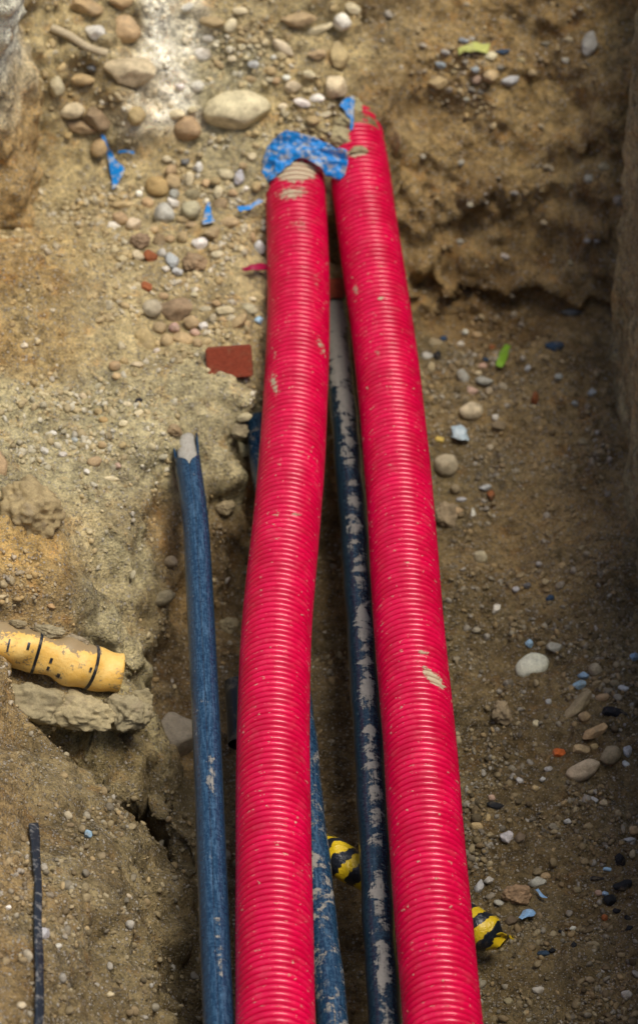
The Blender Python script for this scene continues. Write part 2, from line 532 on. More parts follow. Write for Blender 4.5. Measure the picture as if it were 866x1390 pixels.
rid = 1 - np.abs(vnoise(P0, 0.085, 6)); rid2 = 1 - np.abs(vnoise(P0, 0.04, 7))
crev = (rid ** 6) * sstep(0.0, .4, vnoise(P0, .2, 8)) + .5 * (rid2 ** 6) * sstep(0.0, .4, vnoise(P0, .13, 9))
disp = -0.016 * crev * (.35 + wallness) + 0.022 * vnoise(P0, 0.11, 1) * (0.5 + 1.4 * wallness) + 0.013 * vnoise(P0, 0.048, 2) * (0.6 + 1.0 * wallness) + 0.0075 * vnoise(P0, 0.022, 3) * rough + 0.0042 * vnoise(P0, 0.010, 4) * rough
wl = worley(P0, 0.026, 3); msk = sstep(-0.1, 0.45, vnoise(P0, 0.16, 21))
disp += 0.015 * msk * np.maximum(0, 0.62 - wl)
wl2 = worley(P0, 0.055, 13); msk2 = sstep(0.05, 0.5, vnoise(P0, 0.22, 33)) * (0.3 + 0.7 * wallness)
disp += 0.034 * msk2 * np.maximum(0, 0.6 - wl2)
wl3 = worley(P0, 0.012, 23)
disp += 0.008 * sstep(-0.3, 0.3, vnoise(P0, 0.09, 25)) * np.maximum(0, 0.6 - wl3)
pxa, pya, _d = project(P0)
tl = sstep(480, 450, pxa) * sstep(230, 190, pya) * sstep(-.2, .35, vnoise(P0, .1, 44))
disp += tl * (.035 * np.maximum(0, .62 - worley(P0, .042, 45)) + .012 * np.maximum(0, .6 - worley(P0, .018, 46)))
br = wallness * sstep(470, 520, pxa) * sstep(460, 420, pya)
disp += br * (.016 * np.maximum(0, .62 - worley(P0, .022, 47)) * sstep(-.3, .3, vnoise(P0, .07, 48)) + .03 * np.maximum(0, .6 - worley(P0, .06, 49)) + .004 * vnoise(P0, .012, 50))
PV = P0 + N * (disp * inside)[:, None]
# hollows worked in under the ledges: the lower part of a face is pushed back into the bank
def undercut(x0, x1, y0, y1, z0, z1, push, jit=1.0):
    wx = sstep(x0, x0 + .05, PV[:, 0]) * sstep(x1, x1 - .05, PV[:, 0])
    wy = sstep(y0, y0 + .02, PV[:, 1]) * sstep(y1, y1 - .10, PV[:, 1])
    zj = z1 + jit * (.03 * vnoise(PV * np.array([1, 0, 0]), .07, 19) + .015 * vnoise(PV * np.array([1, 0, 0]), .03, 20))
    wz = sstep(z0 - .03, z0 + .01, PV[:, 2]) * np.clip((zj + .012 - PV[:, 2]) / .024, 0, 1)
    push = push * (.75 + .6 * jit * vnoise(PV * np.array([1, 0, 0]), .09, 18))
    PV[:, 1] += push * wx * wy * wz
undercut(-.46, -.24, -.46, -.15, -.34, -.13, .035)
undercut(.14, .58, .86, 1.15, -.30, -.205, .05, .6)
undercut(.44, .60, .95, 1.2, .02, .07, .035)
pxv, pyv, dep = project(PV)
# earth colours
Wp = PV + np.stack([vnoise(PV, .07, 51), vnoise(PV, .07, 52), vnoise(PV, .07, 53)], 1) * 0.035
colr = np.zeros((len(PV), 3))
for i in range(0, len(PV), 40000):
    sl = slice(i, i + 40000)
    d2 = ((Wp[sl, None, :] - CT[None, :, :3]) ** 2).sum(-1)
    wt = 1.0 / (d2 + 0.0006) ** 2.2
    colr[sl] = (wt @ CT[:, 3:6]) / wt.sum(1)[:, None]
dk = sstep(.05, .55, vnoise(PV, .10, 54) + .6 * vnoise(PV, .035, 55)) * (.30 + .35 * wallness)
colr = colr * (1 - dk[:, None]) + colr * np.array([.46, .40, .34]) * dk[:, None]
lt = sstep(.15, .6, vnoise(PV, .08, 56) + .5 * vnoise(PV, .03, 57)) * .35
colr = colr * (1 - lt[:, None]) + (colr * .55 + np.array([.30, .27, .21]) * (.3 + colr.mean(1) / .36)[:, None] * .55) * lt[:, None]
colr = colr * np.array([1.17, 1.09, .80])
gme = mesh_np('ground', PV, grid_faces(nx_, ny_)[:, ::-1])
F0 = gme.polygons[len(gme.polygons) // 2]
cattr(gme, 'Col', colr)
if F0.normal.z < 0:
    gme.flip_normals()
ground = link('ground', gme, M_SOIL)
tag(ground, 'sandy trench with pale rubble bank and dark brown floor', None, None, 'structure')
GB = BVHTree.FromPolygons([Vector(v) for v in PV.tolist()], [tuple(p) for p in grid_faces(nx_, ny_).tolist()])

def hit(px, py):
    d = ray(px, py).normalized()
    loc, nrm, idx, dist = GB.ray_cast(CAM, d)
    if loc is None:
        return at_z(px, py, 0), Vector((0, 0, 1))
    if nrm.dot(d) > 0: nrm = -nrm
    return loc, nrm

# right-hand side of the trench: an upright cut face
ys = np.concatenate([np.arange(-3.0, -1.3, .08), np.arange(-1.3, 1.3, .0065), np.arange(1.3, 1.7, .05)])
zs = np.arange(-.45, .66, .0065)
YY, ZZ = np.meshgrid(ys, zs, indexing='ij')
yv, zv = YY.ravel(), ZZ.ravel()
xw = 0.538 + 0.055 * sstep(.75, 1.05, yv) + 0.05 * (zv + .2) * .35
Pw = np.stack([xw, yv, zv], 1)
dw = 0.014 * vnoise(Pw * np.array([1, 1, .5]), .16, 61) + .007 * vnoise(Pw, .05, 62) + .004 * vnoise(Pw, .02, 63) + .002 * vnoise(Pw, .009, 64)
bulge = np.exp(-((yv - .62) / .09) ** 2 - ((zv - .02) / .10) ** 2)
dw += .02 * bulge
Pw[:, 0] -= dw
lipw = np.clip((zv - .60) / .05, 0, 1)
Pw[:, 0] += .26 * lipw ** 1.5
Pw[:, 2] = np.where(zv > .60, .60 + .060 * np.sin(lipw * 1.57) + .35 * dw * lipw, Pw[:, 2])
me = mesh_np('trench_side', Pw, grid_faces(len(ys), len(zs)))
cw = np.array([0.42, 0.36, 0.24])[None] * (1 + .25 * vnoise(Pw, .2, 66))[:, None]
cw = cw * (1 - bulge[:, None] * .8) + np.array([0.42, .34, .2]) * bulge[:, None] * .8
cw = cw * np.array([.92, .88, .66])
cattr(me, 'Col', cw)
tag(link('trench_side', me, M_SOIL), None, None, None, 'structure')

# pale block of old paving and earth standing proud at the left end
def lump_box(x0, x1, y0, y1, z0, z1, step, rad, amp, seed):
    bm = bmesh.new()
    bmesh.ops.create_cube(bm, size=1.0)
    n = int(max(x1 - x0, y1 - y0, z1 - z0) / step)
    bmesh.ops.subdivide_edges(bm, edges=bm.edges[:], cuts=n, use_grid_fill=True)
    V = np.array([v.co[:] for v in bm.verts])
    F = np.array([[v.index for v in f.verts] for f in bm.faces])
    bm.free()
    dims = np.array([x1 - x0, y1 - y0, z1 - z0]); cen = np.array([(x0 + x1) / 2, (y0 + y1) / 2, (z0 + z1) / 2])
    L = V * dims
    inner = np.clip(L, -dims / 2 + rad, dims / 2 - rad)
    dv = L - inner
    ln = np.linalg.norm(dv, axis=1)[:, None]
    nrm = dv / np.maximum(ln, 1e-9)
    Pq = inner + nrm * rad + cen
    d = amp * (vnoise(Pq, .13, seed) * 1.2 + .7 * vnoise(Pq, .05, seed + 1) + .4 * vnoise(Pq, .022, seed + 2) + .2 * vnoise(Pq, .01, seed + 3)) + amp * .8 * np.maximum(0, .55 - worley(Pq, .04, seed))
    return Pq + nrm * d[:, None], F
Vb, Fb = lump_box(-1.05, -.520, .72, 1.25, -.12, .615, .0075, .035, .018, 71)
me = mesh_np('paving_block', Vb, Fb)
zz = Vb[:, 2] + .035 * vnoise(Vb, .08, 75)
cb = np.zeros((len(Vb), 3)) + np.array([.46, .325, .155])
k = sstep(.22, .28, zz)[:, None]; cb = cb * (1 - k) + np.array([.60, .50, .32]) * k
gpatch = (np.exp(-((Vb[:, 0] + .578) / .036) ** 2 - ((zz - .315) / .034) ** 2))[:, None]; cb = cb * (1 - gpatch) + np.array([.16, .155, .14]) * gpatch
k = sstep(.345, .39, zz)[:, None]; cb = cb * (1 - k) + np.array([.74, .71, .60]) * k
cb = np.minimum(cb * np.array([1.18, 1.14, 1.0]), .86)
cattr(me, 'Col', cb)
tag(link('earth_block', me, M_SOIL), 'upright block of whitish paving over ochre earth at the end of the pale rubble bank', 'earth block')

# ------------------------------------------------------------------ pipes
def smooth_path(pts, n_per=14):
    pts = [Vector(p) for p in pts]
    P = [pts[0] * 2 - pts[1]] + pts + [pts[-1] * 2 - pts[-2]]
    out = []
    for i in range(1, len(P) - 2):
        p0, p1, p2, p3 = P[i - 1:i + 3]
        for k in range(n_per):
            t = k / n_per
            out.append(0.5 * ((2 * p1) + (p2 - p0) * t + (2 * p0 - 5 * p1 + 4 * p2 - p3) * t * t + (3 * p1 - p0 - 3 * p2 + p3) * t ** 3))
    out.append(pts[-1])
    return np.array([v[:] for v in out])

class Path:
    def __init__(s, pts, smooth=2):
        C = smooth_path(pts)
        for _ in range(smooth):
            D = C.copy(); D[1:-1] = (C[:-2] + 2 * C[1:-1] + C[2:]) / 4; C = D
        s.C = C
        s.L = np.concatenate([[0], np.cumsum(np.linalg.norm(np.diff(C, axis=0), axis=1))])
        s.len = s.L[-1]
    def at(s, q):
        return np.stack([np.interp(q, s.L, s.C[:, k]) for k in range(3)], 1)
    def frames(s, q):
        e = 0.02
        a = s.at(np.clip(q - e, 0, s.len)); b = s.at(np.clip(q + e, 0, s.len))
        T = b - a; T /= np.linalg.norm(T, axis=1)[:, None]
        U = np.tile(np.array([0, 0, 1.0]), (len(q), 1))
        if np.abs(T[:, 2]).max() > .9: U = np.tile(np.array([0, 1.0, 0]), (len(q), 1))
        S = np.cross(T, U); S /= np.linalg.norm(S, axis=1)[:, None]
        U = np.cross(S, T)
        return s.at(q), T, S, U

def sweep(path, q, rad, nseg, radfun=None):
    C, T, S, U = path.frames(q)
    an = np.linspace(0, 2 * np.pi, nseg, endpoint=False)     # 0 = top
    r = np.broadcast_to(np.asarray(rad, dtype=float).reshape(-1, 1), (len(q), nseg)).copy()
    if radfun is not None:
        r = r + radfun(q[:, None] + 0 * an[None], an[None] + 0 * q[:, None])
    V = C[:, None] + (U[:, None] * np.cos(an)[None, :, None] + S[:, None] * np.sin(an)[None, :, None]) * r[..., None]
    s_at = np.repeat(q, nseg)
    a_at = np.tile(np.where(an > np.pi, an - 2 * np.pi, an), len(q))
    return V.reshape(-1, 3), grid_faces(len(q), nseg, True), s_at, a_at

def extend(pts, near, far):
    a = pts[0] + (pts[0] - pts[1]).normalized() * near
    b = pts[-1] + (pts[-1] - pts[-2]).normalized() * far
    return [a] + pts + [b]

def zred(y): return 0.0 if y < .15 else 0.5 * 0.21 * (y - .15) ** 2
R_RED, PITCHR = 0.055, 0.0124
U_PROF = [0.0, .2, .32, .41, .47, .53, .59, .68, .8]
BV_PIPES = []

def red_pipe(cl, near, far, label, muds):
    pts = [on_curve(px, py, zred) for px, py in cl]
    path = Path(extend(pts, near, far), 4)
    nr = int(path.len / PITCHR)
    q = np.concatenate([(i + np.array(U_PROF)) * PITCHR for i in range(nr)])
    u = np.tile(np.array(U_PROF), nr)
    g = np.exp(-((u - .5) / .19) ** 2)
    g = np.where(np.abs(u - .5) > .35, 0, g)
    wob = 1 + .006 * vnoise(np.stack([q * 3, q * 0, q * 0], 1), .4, 81)
    rad = (R_RED - .0070 * g) * wob
    V, F, sa, aa = sweep(path, q, rad, 84)
    me = mesh_np('corrugated_pipe', V, F)
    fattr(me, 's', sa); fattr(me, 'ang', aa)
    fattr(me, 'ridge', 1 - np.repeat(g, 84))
    px, py, dp = project(V)
    mud = np.zeros(len(V))
    for mx, my, mw, mh, rot, amt in muds:
        c_, s_ = math.cos(math.radians(rot)), math.sin(math.radians(rot))
        dx, dy = px - mx, -(py - my)
        a = (dx * c_ + dy * s_) / mw; b = (-dx * s_ + dy * c_) / mh
        mud = np.maximum(mud, amt * np.exp(-(a * a + b * b)))
    fattr(me, 'mud', mud)
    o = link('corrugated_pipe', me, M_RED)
    tag(o, label, 'pipe')
    BV_PIPES.append(BVHTree.FromPolygons([Vector(v) for v in V.tolist()], [tuple(f) for f in F.tolist()]))
    return o, path

CL_L = [(374, 1390), (373, 1300), (372, 1200), (371, 1100), (371, 1000), (374, 880), (380, 800), (388, 720), (395, 640), (400, 560), (405, 440), (404, 330), (400, 250)]
CL_R = [(601, 1390), (593, 1300), (584, 1200), (576, 1100), (569, 1000), (554, 840), (543, 680), (530, 540), (518, 440), (503, 340), (489, 240), (476, 160)]
redL, pathL = red_pipe(CL_L, .6, .22, 'red corrugated pipe with a blue plastic sheet draped over its earth-caked end',
    [(400, 232, 34, 16, 0, 1.3), (395, 262, 30, 14, 10, .75), (405, 305, 22, 16, 0, .55), (372, 520, 8, 26, 10, .7), (374, 700, 8, 20, 0, .5), (402, 698, 10, 4, -8, .7), (436, 470, 7, 30, 20, .6), (430, 380, 8, 26, 0, .5), (372, 480, 10, 18, 0, .45)])
redR, pathR = red_pipe(CL_R, .6, .22, 'red corrugated pipe with a tan scrape mark, its buried end by the brown earth bank',
    [(588, 920, 26, 9, -45, .95), (575, 886, 15, 5, -8, .7), (484, 207, 20, 8, 5, .9), (483, 394, 7, 14, 10, .6), (518, 405, 10, 5, 0, .7), (512, 480, 16, 12, 15, .5), (600, 700, 6, 24, 25, .4)])

def tube(name, pts, rad, mat, label, cat, mudfun=None, near=0, far=0, nseg=40, step=.008, radfun=None, group=None, parent=None):
    if near or far: pts = extend(pts, near, far)
    path = Path(pts, 3)
    q = np.arange(0, path.len, step)
    V, F, sa, aa = sweep(path, q, rad, nseg, radfun)
    me = mesh_np(name, V, F)
    # end caps
    fattr(me, 's', sa); fattr(me, 'ang', aa)
    fattr(me, 'mud', mudfun(V, sa, aa) if mudfun is not None else np.zeros(len(V)))
    o = link(name, me, mat, parent)
    if label: tag(o, label, cat, group)
    return o, path

wob = lambda q, an: .0006 * np.sin(q * 23 + an) + .0005 * np.sin(q * 51 + 2 * an)
# left blue-black pipe with split open end: top half torn away over the last stretch
ptsA = [at_z(px, py, z) for px, py, z in ((297, 1390, -.012), (293, 1300, -.012), (289, 1200, -.012), (285, 1100, -.012), (281, 1000, -.01), (276, 900, -.008), (271, 800, -.006), (266, 715, -.002), (259, 655, .0), (254, 612, .004))]
pathA = Path(extend(ptsA, .5, .03), 3)
qA = np.arange(0, pathA.len, .006)
nseg = 41
Cc, Tt, Ss, Uu = pathA.frames(qA)
V = []
sA, aA = [], []
for i, q in enumerate(qA):
    left = pathA.len - q                           # distance from the end
    op = math.radians(4 + 92 * float(sstep(.085, .035, np.array(left)))) if left < .085 else 0.0
    a0 = op * (1.0 - .12 * math.sin(q * 140)); a1 = 2 * math.pi - op * (1.0 + .1 * math.sin(q * 90))
    for a in np.linspace(a0, a1, nseg):
        r = .0215 * (1 + .03 * (left < .1) * math.sin(3 * a))
        V.append(Cc[i] + (Uu[i] * math.cos(a) + Ss[i] * math.sin(a)) * r)
        sA.append(q); aA.append(a if a <= math.pi else a - 2 * math.pi)
V = np.array(V)
# ragged lip: the right-hand wall reaches further than the left one
aAn = np.array(aA); sAn = np.array(sA)
lip = np.clip((sAn - (pathA.len - .03)) / .03, 0, 1)
V += np.repeat(Tt, nseg, axis=0) * (lip * (.030 * np.exp(-((aAn - 1.75) / .5) ** 2) + .006 * np.exp(-((aAn + 1.75) / .5) ** 2) - .02 * np.exp(-((np.abs(aAn) - math.pi) / .9) ** 2)))[:, None]
me = mesh_np('plastic_pipe', V, grid_faces(len(qA), nseg))
fattr(me, 's', sAn); fattr(me, 'ang', aAn); fattr(me, 'mud', .5 * np.exp(-((aAn - .25) / .4) ** 2) * (vnoise(np.stack([sAn, aAn * 0, aAn * 0], 1), .12, 5) > -.1))
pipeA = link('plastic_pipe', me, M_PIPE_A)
md = pipeA.modifiers.new('wall', 'SOLIDIFY'); md.thickness = .003; md.offset = -1
tag(pipeA, 'dusty blue-black plastic pipe with a split open end full of mud', 'pipe')
# mud lying in the open end (moves with the pipe)
qm = np.linspace(pathA.len - .095, pathA.len + .015, 14)
Cm, Tm, Sm, Um = pathA.frames(np.clip(qm, 0, pathA.len))
Cm = Cm + Tm * np.maximum(0, qm - pathA.len)[:, None]
Vm = []
for i in range(len(qm)):
    for kx in np.linspace(-1, 1, 9):
        Vm.append(Cm[i] + Sm[i] * kx * .0165 + Um[i] * (-.006 + .007 * (1 - kx * kx) * (1 if i > 2 else .3)))
Vm = np.array(Vm); Vm[:, 2] += .004 * vnoise(Vm, .018, 8) + .002 * vnoise(Vm, .008, 9)
me = mesh_np('mud_plug', Vm, grid_faces(len(qm), 9))
mp = link('mud_plug', me, M_MUD, pipeA)
md = mp.modifiers.new('thick', 'SOLIDIFY'); md.thickness = .006

ptsB = [at_z(px, py, z) for px, py, z in ((522, 1390, -.082), (517, 1300, -.082), (511, 1200, -.082), (506, 1100, -.082), (500, 1000, -.082), (492, 880, -.082), (485, 780, -.082), (478, 690, -.085), (470, 600, -.088), (461, 510, -.09), (455, 440, -.09))]
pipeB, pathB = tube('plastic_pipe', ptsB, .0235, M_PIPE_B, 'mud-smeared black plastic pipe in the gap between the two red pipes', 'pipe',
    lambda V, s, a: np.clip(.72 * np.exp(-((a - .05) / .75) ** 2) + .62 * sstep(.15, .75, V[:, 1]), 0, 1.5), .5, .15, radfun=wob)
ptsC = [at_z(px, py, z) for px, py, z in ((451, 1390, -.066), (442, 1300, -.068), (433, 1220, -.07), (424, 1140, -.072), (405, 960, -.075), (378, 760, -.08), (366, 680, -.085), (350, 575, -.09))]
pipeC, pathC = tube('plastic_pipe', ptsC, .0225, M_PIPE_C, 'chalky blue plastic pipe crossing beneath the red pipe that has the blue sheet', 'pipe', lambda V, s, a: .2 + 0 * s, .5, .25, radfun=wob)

# short black stub by the left red pipe
ptsS = [at_z(326, 1010, -.19), at_z(321, 922, -.15)]
tube('plastic_pipe', ptsS, .019, M_BLACK, 'short black plastic pipe stub half hidden beside a red pipe', 'pipe')

# buried strip of flat cable
def ribbon(name, left, right, off, mat, label, cat, n=24, m=5, wr=.002, thick=.0025, group=None, pipes=False, ydes=None, parent=None, iters=2):
    """sheet between two pixel outlines laid on the ground (or on the pipes)"""
    def res(pl, n):
        pl = np.array(pl, float)
        L = np.concatenate([[0], np.cumsum(np.linalg.norm(np.diff(pl[:, :2], axis=0), axis=1))])
        t = np.linspace(0, L[-1], n)
        return np.stack([np.interp(t, L, pl[:, k]) for k in range(pl.shape[1])], 1)
    A, B = res(left, n), res(right, n)
    V = []
    for i in range(n):
        for j in range(m):
            t = j / (m - 1)
            p = A[i] * (1 - t) + B[i] * t
            if p.shape[0] > 2:
                loc = at_y(p[0], p[1], p[2])
                if pipes:
                    d = ray(p[0], p[1]).normalized(); tt = (loc - CAM).length
                    for bv in BV_PIPES:
                        h = bv.ray_cast(CAM, d)
                        if h[0] is not None: tt = min(tt, h[3] - .007)
                    loc = CAM + d * tt
            else:
                loc, nn = hit(p[0], p[1])
                loc = loc + nn * off - ray(p[0], p[1]).normalized() * off
            V.append(loc[:])
    V = np.array(V).reshape(n, m, 3)
    for _ in range(iters):
        W = V.copy()
        W[1:-1] = (V[:-2] + 2 * V[1:-1] + V[2:]) / 4
        if m > 2: W[:, 1:-1] = (W[:, :-2] + 2 * W[:, 1:-1] + W[:, 2:]) / 4
        V = W
    V = V.reshape(-1, 3)
    if pipes:
        cr = np.abs(vnoise(V * np.array([1, .5, 1]), .022, 94)) + .5 * np.abs(vnoise(V, .010, 95))
        V += np.array([0, -.5, .8]) * (cr * .010)[:, None]
    V += np.stack([vnoise(V, .018, 91), vnoise(V, .018, 92), vnoise(V, .018, 93)], 1) * wr
    me = mesh_np(name, V, grid_faces(n, m))
    o = link(name, me, mat, parent)
    md = o.modifiers.new('thick', 'SOLIDIFY'); md.thickness = thick; md.offset = 0
    if not pipes:
        md = o.modifiers.new('smooth', 'SUBSURF'); md.levels = md.render_levels = 1
    if label: tag(o, label, cat, group)
    return o

ribbon('flat_cable', [(36, 1122), (40, 1150), (44, 1185), (46, 1208), (43, 1235), (43, 1260), (44, 1300), (46, 1400)], [(51, 1122), (53, 1150), (54, 1185), (55, 1208), (55, 1235), (55, 1260), (56, 1300), (58, 1400)], .007, M_STRIP,
       'flat blue-black cable half buried in the loose sand slope', 'cable', 40, 5, .0006, .005, iters=14)

# yellow pipe with black bands
ptsY = [at_z(px, py, z) for px, py, z in ((-90, 852, .05), (0, 872, .022), (60, 886, .004), (110, 902, -.02), (140, 910, -.035), (166, 914, -.043))]
yr = lambda q, an: .0045 * np.sin(q * 60) * np.exp(-((q - .17) / .05) ** 2) + .003 * np.sin(3 * an + q * 40) * sstep(.24, .15, q) + .0015 * np.sin(q * 130 + an * 2)
pathY = Path(ptsY, 3)
qY = np.arange(0, pathY.len, .004)
rY = .031 + .006 * np.exp(-((qY - pathY.len + .085) / .05) ** 2)
ye, _ = tube('gas_pipe', ptsY, rY, M_YELLOW, 'yellow plastic pipe stub with black bands poking out of the sand', 'pipe', lambda V, s, a: .45 * sstep(.02, .95, (V[:, 2] - np.interp(s, pathY.L, pathY.C[:, 2])) / .036 + .55 * (V[:, 1] - np.interp(s, pathY.L, pathY.C[:, 1])) / .036 - .35) * sstep(pathY.len - .03, pathY.len - .08, s), step=.004, radfun=yr, nseg=48)
md = ye.modifiers.new('wall', 'SOLIDIFY'); md.thickness = .003; md.offset = -1
def yband(dist, wdt, a0, a1, name='band'):
    q = np.linspace(pathY.len - dist - wdt / 2, pathY.len - dist + wdt / 2, 4)
    C, T, S, U = pathY.frames(q)
    an = np.linspace(a0, a1, 30)
    r = np.interp(q, qY, rY)[:, None] + .0012 + yr(q[:, None] + 0 * an[None], an[None] + 0 * q[:, None])
    V = C[:, None] + (U[:, None] * np.cos(an)[None, :, None] + S[:, None] * np.sin(an)[None, :, None]) * r[..., None]
    me = mesh_np(name, V.reshape(-1, 3), grid_faces(4, 30))
    link(name, me, M_BLACK, ye)
yband(.052, .0055, -2.9, 2.9)
yband(.139, .0045, -2.9, 2.9)
for dd, a0, ww in ((.018, 0, 0),):
    pass
for dist, aa, da, ww in ((.118, 1.15, .14, .004), (.118, 1.6, .12, .004), (.100, 1.75, .13, .005), (.155, .75, .15, .004), (.185, .9, .3, .003), (.060, 1.0, .1, .004)):
    for sg in (1, -1):
        yband(dist, ww, sg * aa - da, sg * aa + da, 'printed_mark')

# striped tape-wrapped cable passing under the pipes
ptsH = [at_z(px, py, z) for px, py, z in ((425, 1148, -.20), (452, 1160, -.155), (478, 1178, -.155), (520, 1196, -.165), (580, 1222, -.18), (630, 1248, -.185), (655, 1264, -.19), (682, 1283, -.20))]
hr = lambda q, an: .0010 * np.sin(q * 95 + 2 * an) + .0008 * np.sin(q * 210 - 3 * an)
pathH = Path(ptsH, 3)
qH = np.arange(0, pathH.len, .004)
rH = .026 * (1 - .72 * sstep(pathH.len - .03, pathH.len + .004, qH)) * (1 + .12 * np.exp(-((qH - pathH.len + .04) / .02) ** 2))
hz, _ = tube('wrapped_cable', ptsH, rH, M_HAZARD, 'cable wrapped in yellow and black striped tape crossing below the pipes', 'cable', step=.004, radfun=hr, nseg=40)
# folded tape end
e0 = pathH.at(np.array([pathH.len - .012]))[0]
Vt = []
for i in range(7):
    for j in range(5):
        u, v = i / 6 - .3, j / 4 - .5
        Vt.append(e0 + np.array([.034 * u + .004, -.012 * v + .012 * u, .010 * math.sin(5 * u + 3 * v) + .030 * v * (1 - .4 * u)]))
me = mesh_np('tape_end', np.array(Vt), grid_faces(7, 5))
fattr(me, 's', np.zeros(35)); fattr(me, 'ang', np.zeros(35))
te = link('tape_end', me, M_HAZARD, hz)
md = te.modifiers.new('thick', 'SOLIDIFY'); md.thickness = .002
md = te.modifiers.new('smooth', 'SUBSURF'); md.levels = md.render_levels = 2

# ------------------------------------------------------------------ blue sheeting
ribbon('plastic_sheet', [(356, 222, .90), (362, 202, .905), (374, 188, .91), (388, 180, .912), (404, 187, .912), (418, 185, .912), (432, 190, .91), (446, 195, .905), (458, 203, .90), (471, 203, .895)],
       [(358, 258, .87), (368, 246, .875), (381, 233, .88), (395, 222, .885), (408, 215, .888), (420, 219, .885), (430, 230, .88), (444, 240, .875), (458, 246, .872), (470, 238, .872)],
       0, M_BLUE, 'torn blue plastic sheet draped over the end of a red pipe', 'plastic sheet', 90, 26, .004, .0007, 'torn blue plastic', True)
ribbon('plastic_sheet', [(459, 143), (464, 137), (472, 130)], [(467, 150), (471, 158), (474, 162)], .006, M_BLUE, 'small blue plastic triangle at the bank behind the red pipes', 'plastic sheet', 10, 4, .002, .0012)
ribbon('plastic_scrap', [(471, 132), (473, 150), (474, 178)], [(478, 131), (478, 150), (478, 178)], .007, M_BLUE, 'narrow blue plastic sliver hanging beside the small blue triangle', 'plastic scrap', 10, 3, .001, .0012)
ribbon('plastic_scrap', [(135, 182), (141, 200), (149, 222), (153, 240), (153, 259)], [(143, 181), (150, 202), (161, 222), (173, 236), (155, 259)], .006, M_BLUE, 'long twisted blue plastic strip widening to a point below flat stones', 'plastic scrap', 18, 4, .003, .0012)
ribbon('plastic_scrap', [(158, 203), (170, 202), (183, 206)], [(160, 207), (172, 208), (182, 210)], .006, M_BLUE, 'tiny blue plastic shred beside the long twisted blue strip', 'plastic scrap', 10, 3, .002, .0012)
ribbon('plastic_scrap', [(281, 278), (278, 292), (275, 308)], [(285, 277), (286, 293), (291, 305)], .006, M_BLUE, 'small blue plastic wedge among rounded rubble pebbles', 'plastic scrap', 10, 4, .002, .0012)
ribbon('plastic_scrap', [(322, 286), (334, 281), (345, 276), (353, 268)], [(323, 293), (336, 288), (347, 282), (357, 274)], .012, M_BLUE, 'ragged blue plastic strip touching the side of a red pipe', 'plastic scrap', 16, 4, .003, .0012)
ribbon('plastic_scrap', [(325, 366), (342, 363), (366, 362)], [(326, 369), (342, 370), (366, 372)], .012, M_MAGENTA, 'dark pink plastic sliver against the side of a red pipe', 'plastic scrap', 12, 4, .002, .002)
ribbon('plastic_scrap', [(684, 470), (677, 482), (675, 500)], [(693, 474), (689, 486), (682, 500)], .006, M_LEAF, 'bright green leaf scrap on the brown trench floor', 'leaf', 10, 4, .003, .001)
ribbon('plastic_scrap', [(620, 66), (636, 58), (662, 62)], [(622, 76), (638, 72), (660, 74)], .006, M_MOSS, 'yellow-green scrap among dark gravel in the brown earth bank', 'scrap', 12, 4, .004, .003)
ribbon('plastic_film', [(702, 1246), (708, 1238), (716, 1235), (730, 1240)], [(706, 1256), (712, 1252), (722, 1250), (728, 1245)], .006, M_FILM, 'crumpled pale blue film on the dark floor near the striped cable', 'plastic film', 12, 5, .006, .0008)
ribbon('plastic_film', [(726, 1212), (730, 1216), (735, 1224)], [(731, 1210), (738, 1218), (742, 1225)], .006, M_FILM, 'small blue film twist above the crumpled pale blue film', 'plastic film', 8, 4, .004, .0008)
ribbon('plastic_film', [(606, 582), (612, 576), (620, 580), (634, 592)], [(608, 602), (614, 606), (622, 602), (638, 597)], .008, plain_mat('grey_blue_film', (0.42, 0.52, 0.56), .4, .4, (.24, .2, .14), .5, 60), 'crumpled grey-blue plastic wad beside the pale pebbles of the floor', 'plastic film', 12, 6, .010, .001)

# terracotta tile fragment
def slab(name, px, py, wpx, hpx, dpth, rot, mat, label, cat, tilt=0.0, sink=.004, bev=.002):
    loc, nn = hit(px, py)
    sc = (loc - CAM).dot(FW) / FPX
    bm = bmesh.new()
    bmesh.ops.create_cube(bm, size=1)
    for v in bm.verts:
        v.co.x *= wpx * sc; v.co.z *= hpx * sc; v.co.y *= dpth
        v.co.x += .0015 * math.sin(v.co.z * 900 + v.co.y * 300); v.co.z += .002 * math.sin(v.co.x * 500)
    bmesh.ops.bevel(bm, geom=bm.edges[:], offset=bev, segments=2, affect='EDGES')
    bmesh.ops.subdivide_edges(bm, edges=bm.edges[:], cuts=2, use_grid_fill=True)
    me = bpy.data.meshes.new(name); bm.to_mesh(me); bm.free()
    o = link(name, me, mat)
    Rm = Matrix((RT, FW, UP)).transposed().to_4x4()
    o.matrix_world = Matrix.Translation(loc + FW * (dpth / 2 - sink - .040)) @ Rm @ Matrix.Rotation(math.radians(rot), 4, 'Y') @ Matrix.Rotation(tilt, 4, 'X')
    tag(o, label, cat)
    return o
slab('tile_fragment', 312, 492, 61, 42, .05, -3, M_TILE, 'red terracotta tile fragment set in the sand beside a red pipe', 'tile', .12)
slab('brick_fragment', 456, 392, 24, 26, .05, 0, M_TILE, 'dark red brick fragment deep between the two red pipes', 'brick', .1)

# pale stick in the bank
tube('stick', [hit(px, py)[0] - FW * .006 for px, py in ((70, 37), (90, 48), (112, 60), (132, 68), (150, 74))], np.array([.0075]), M_STICK, 'pale bare stick lying across the stony bank', 'stick', radfun=lambda q, an: .002 * np.sin(q * 60 + an) - .003 * sstep(.12, .0, q) * 0, nseg=16)

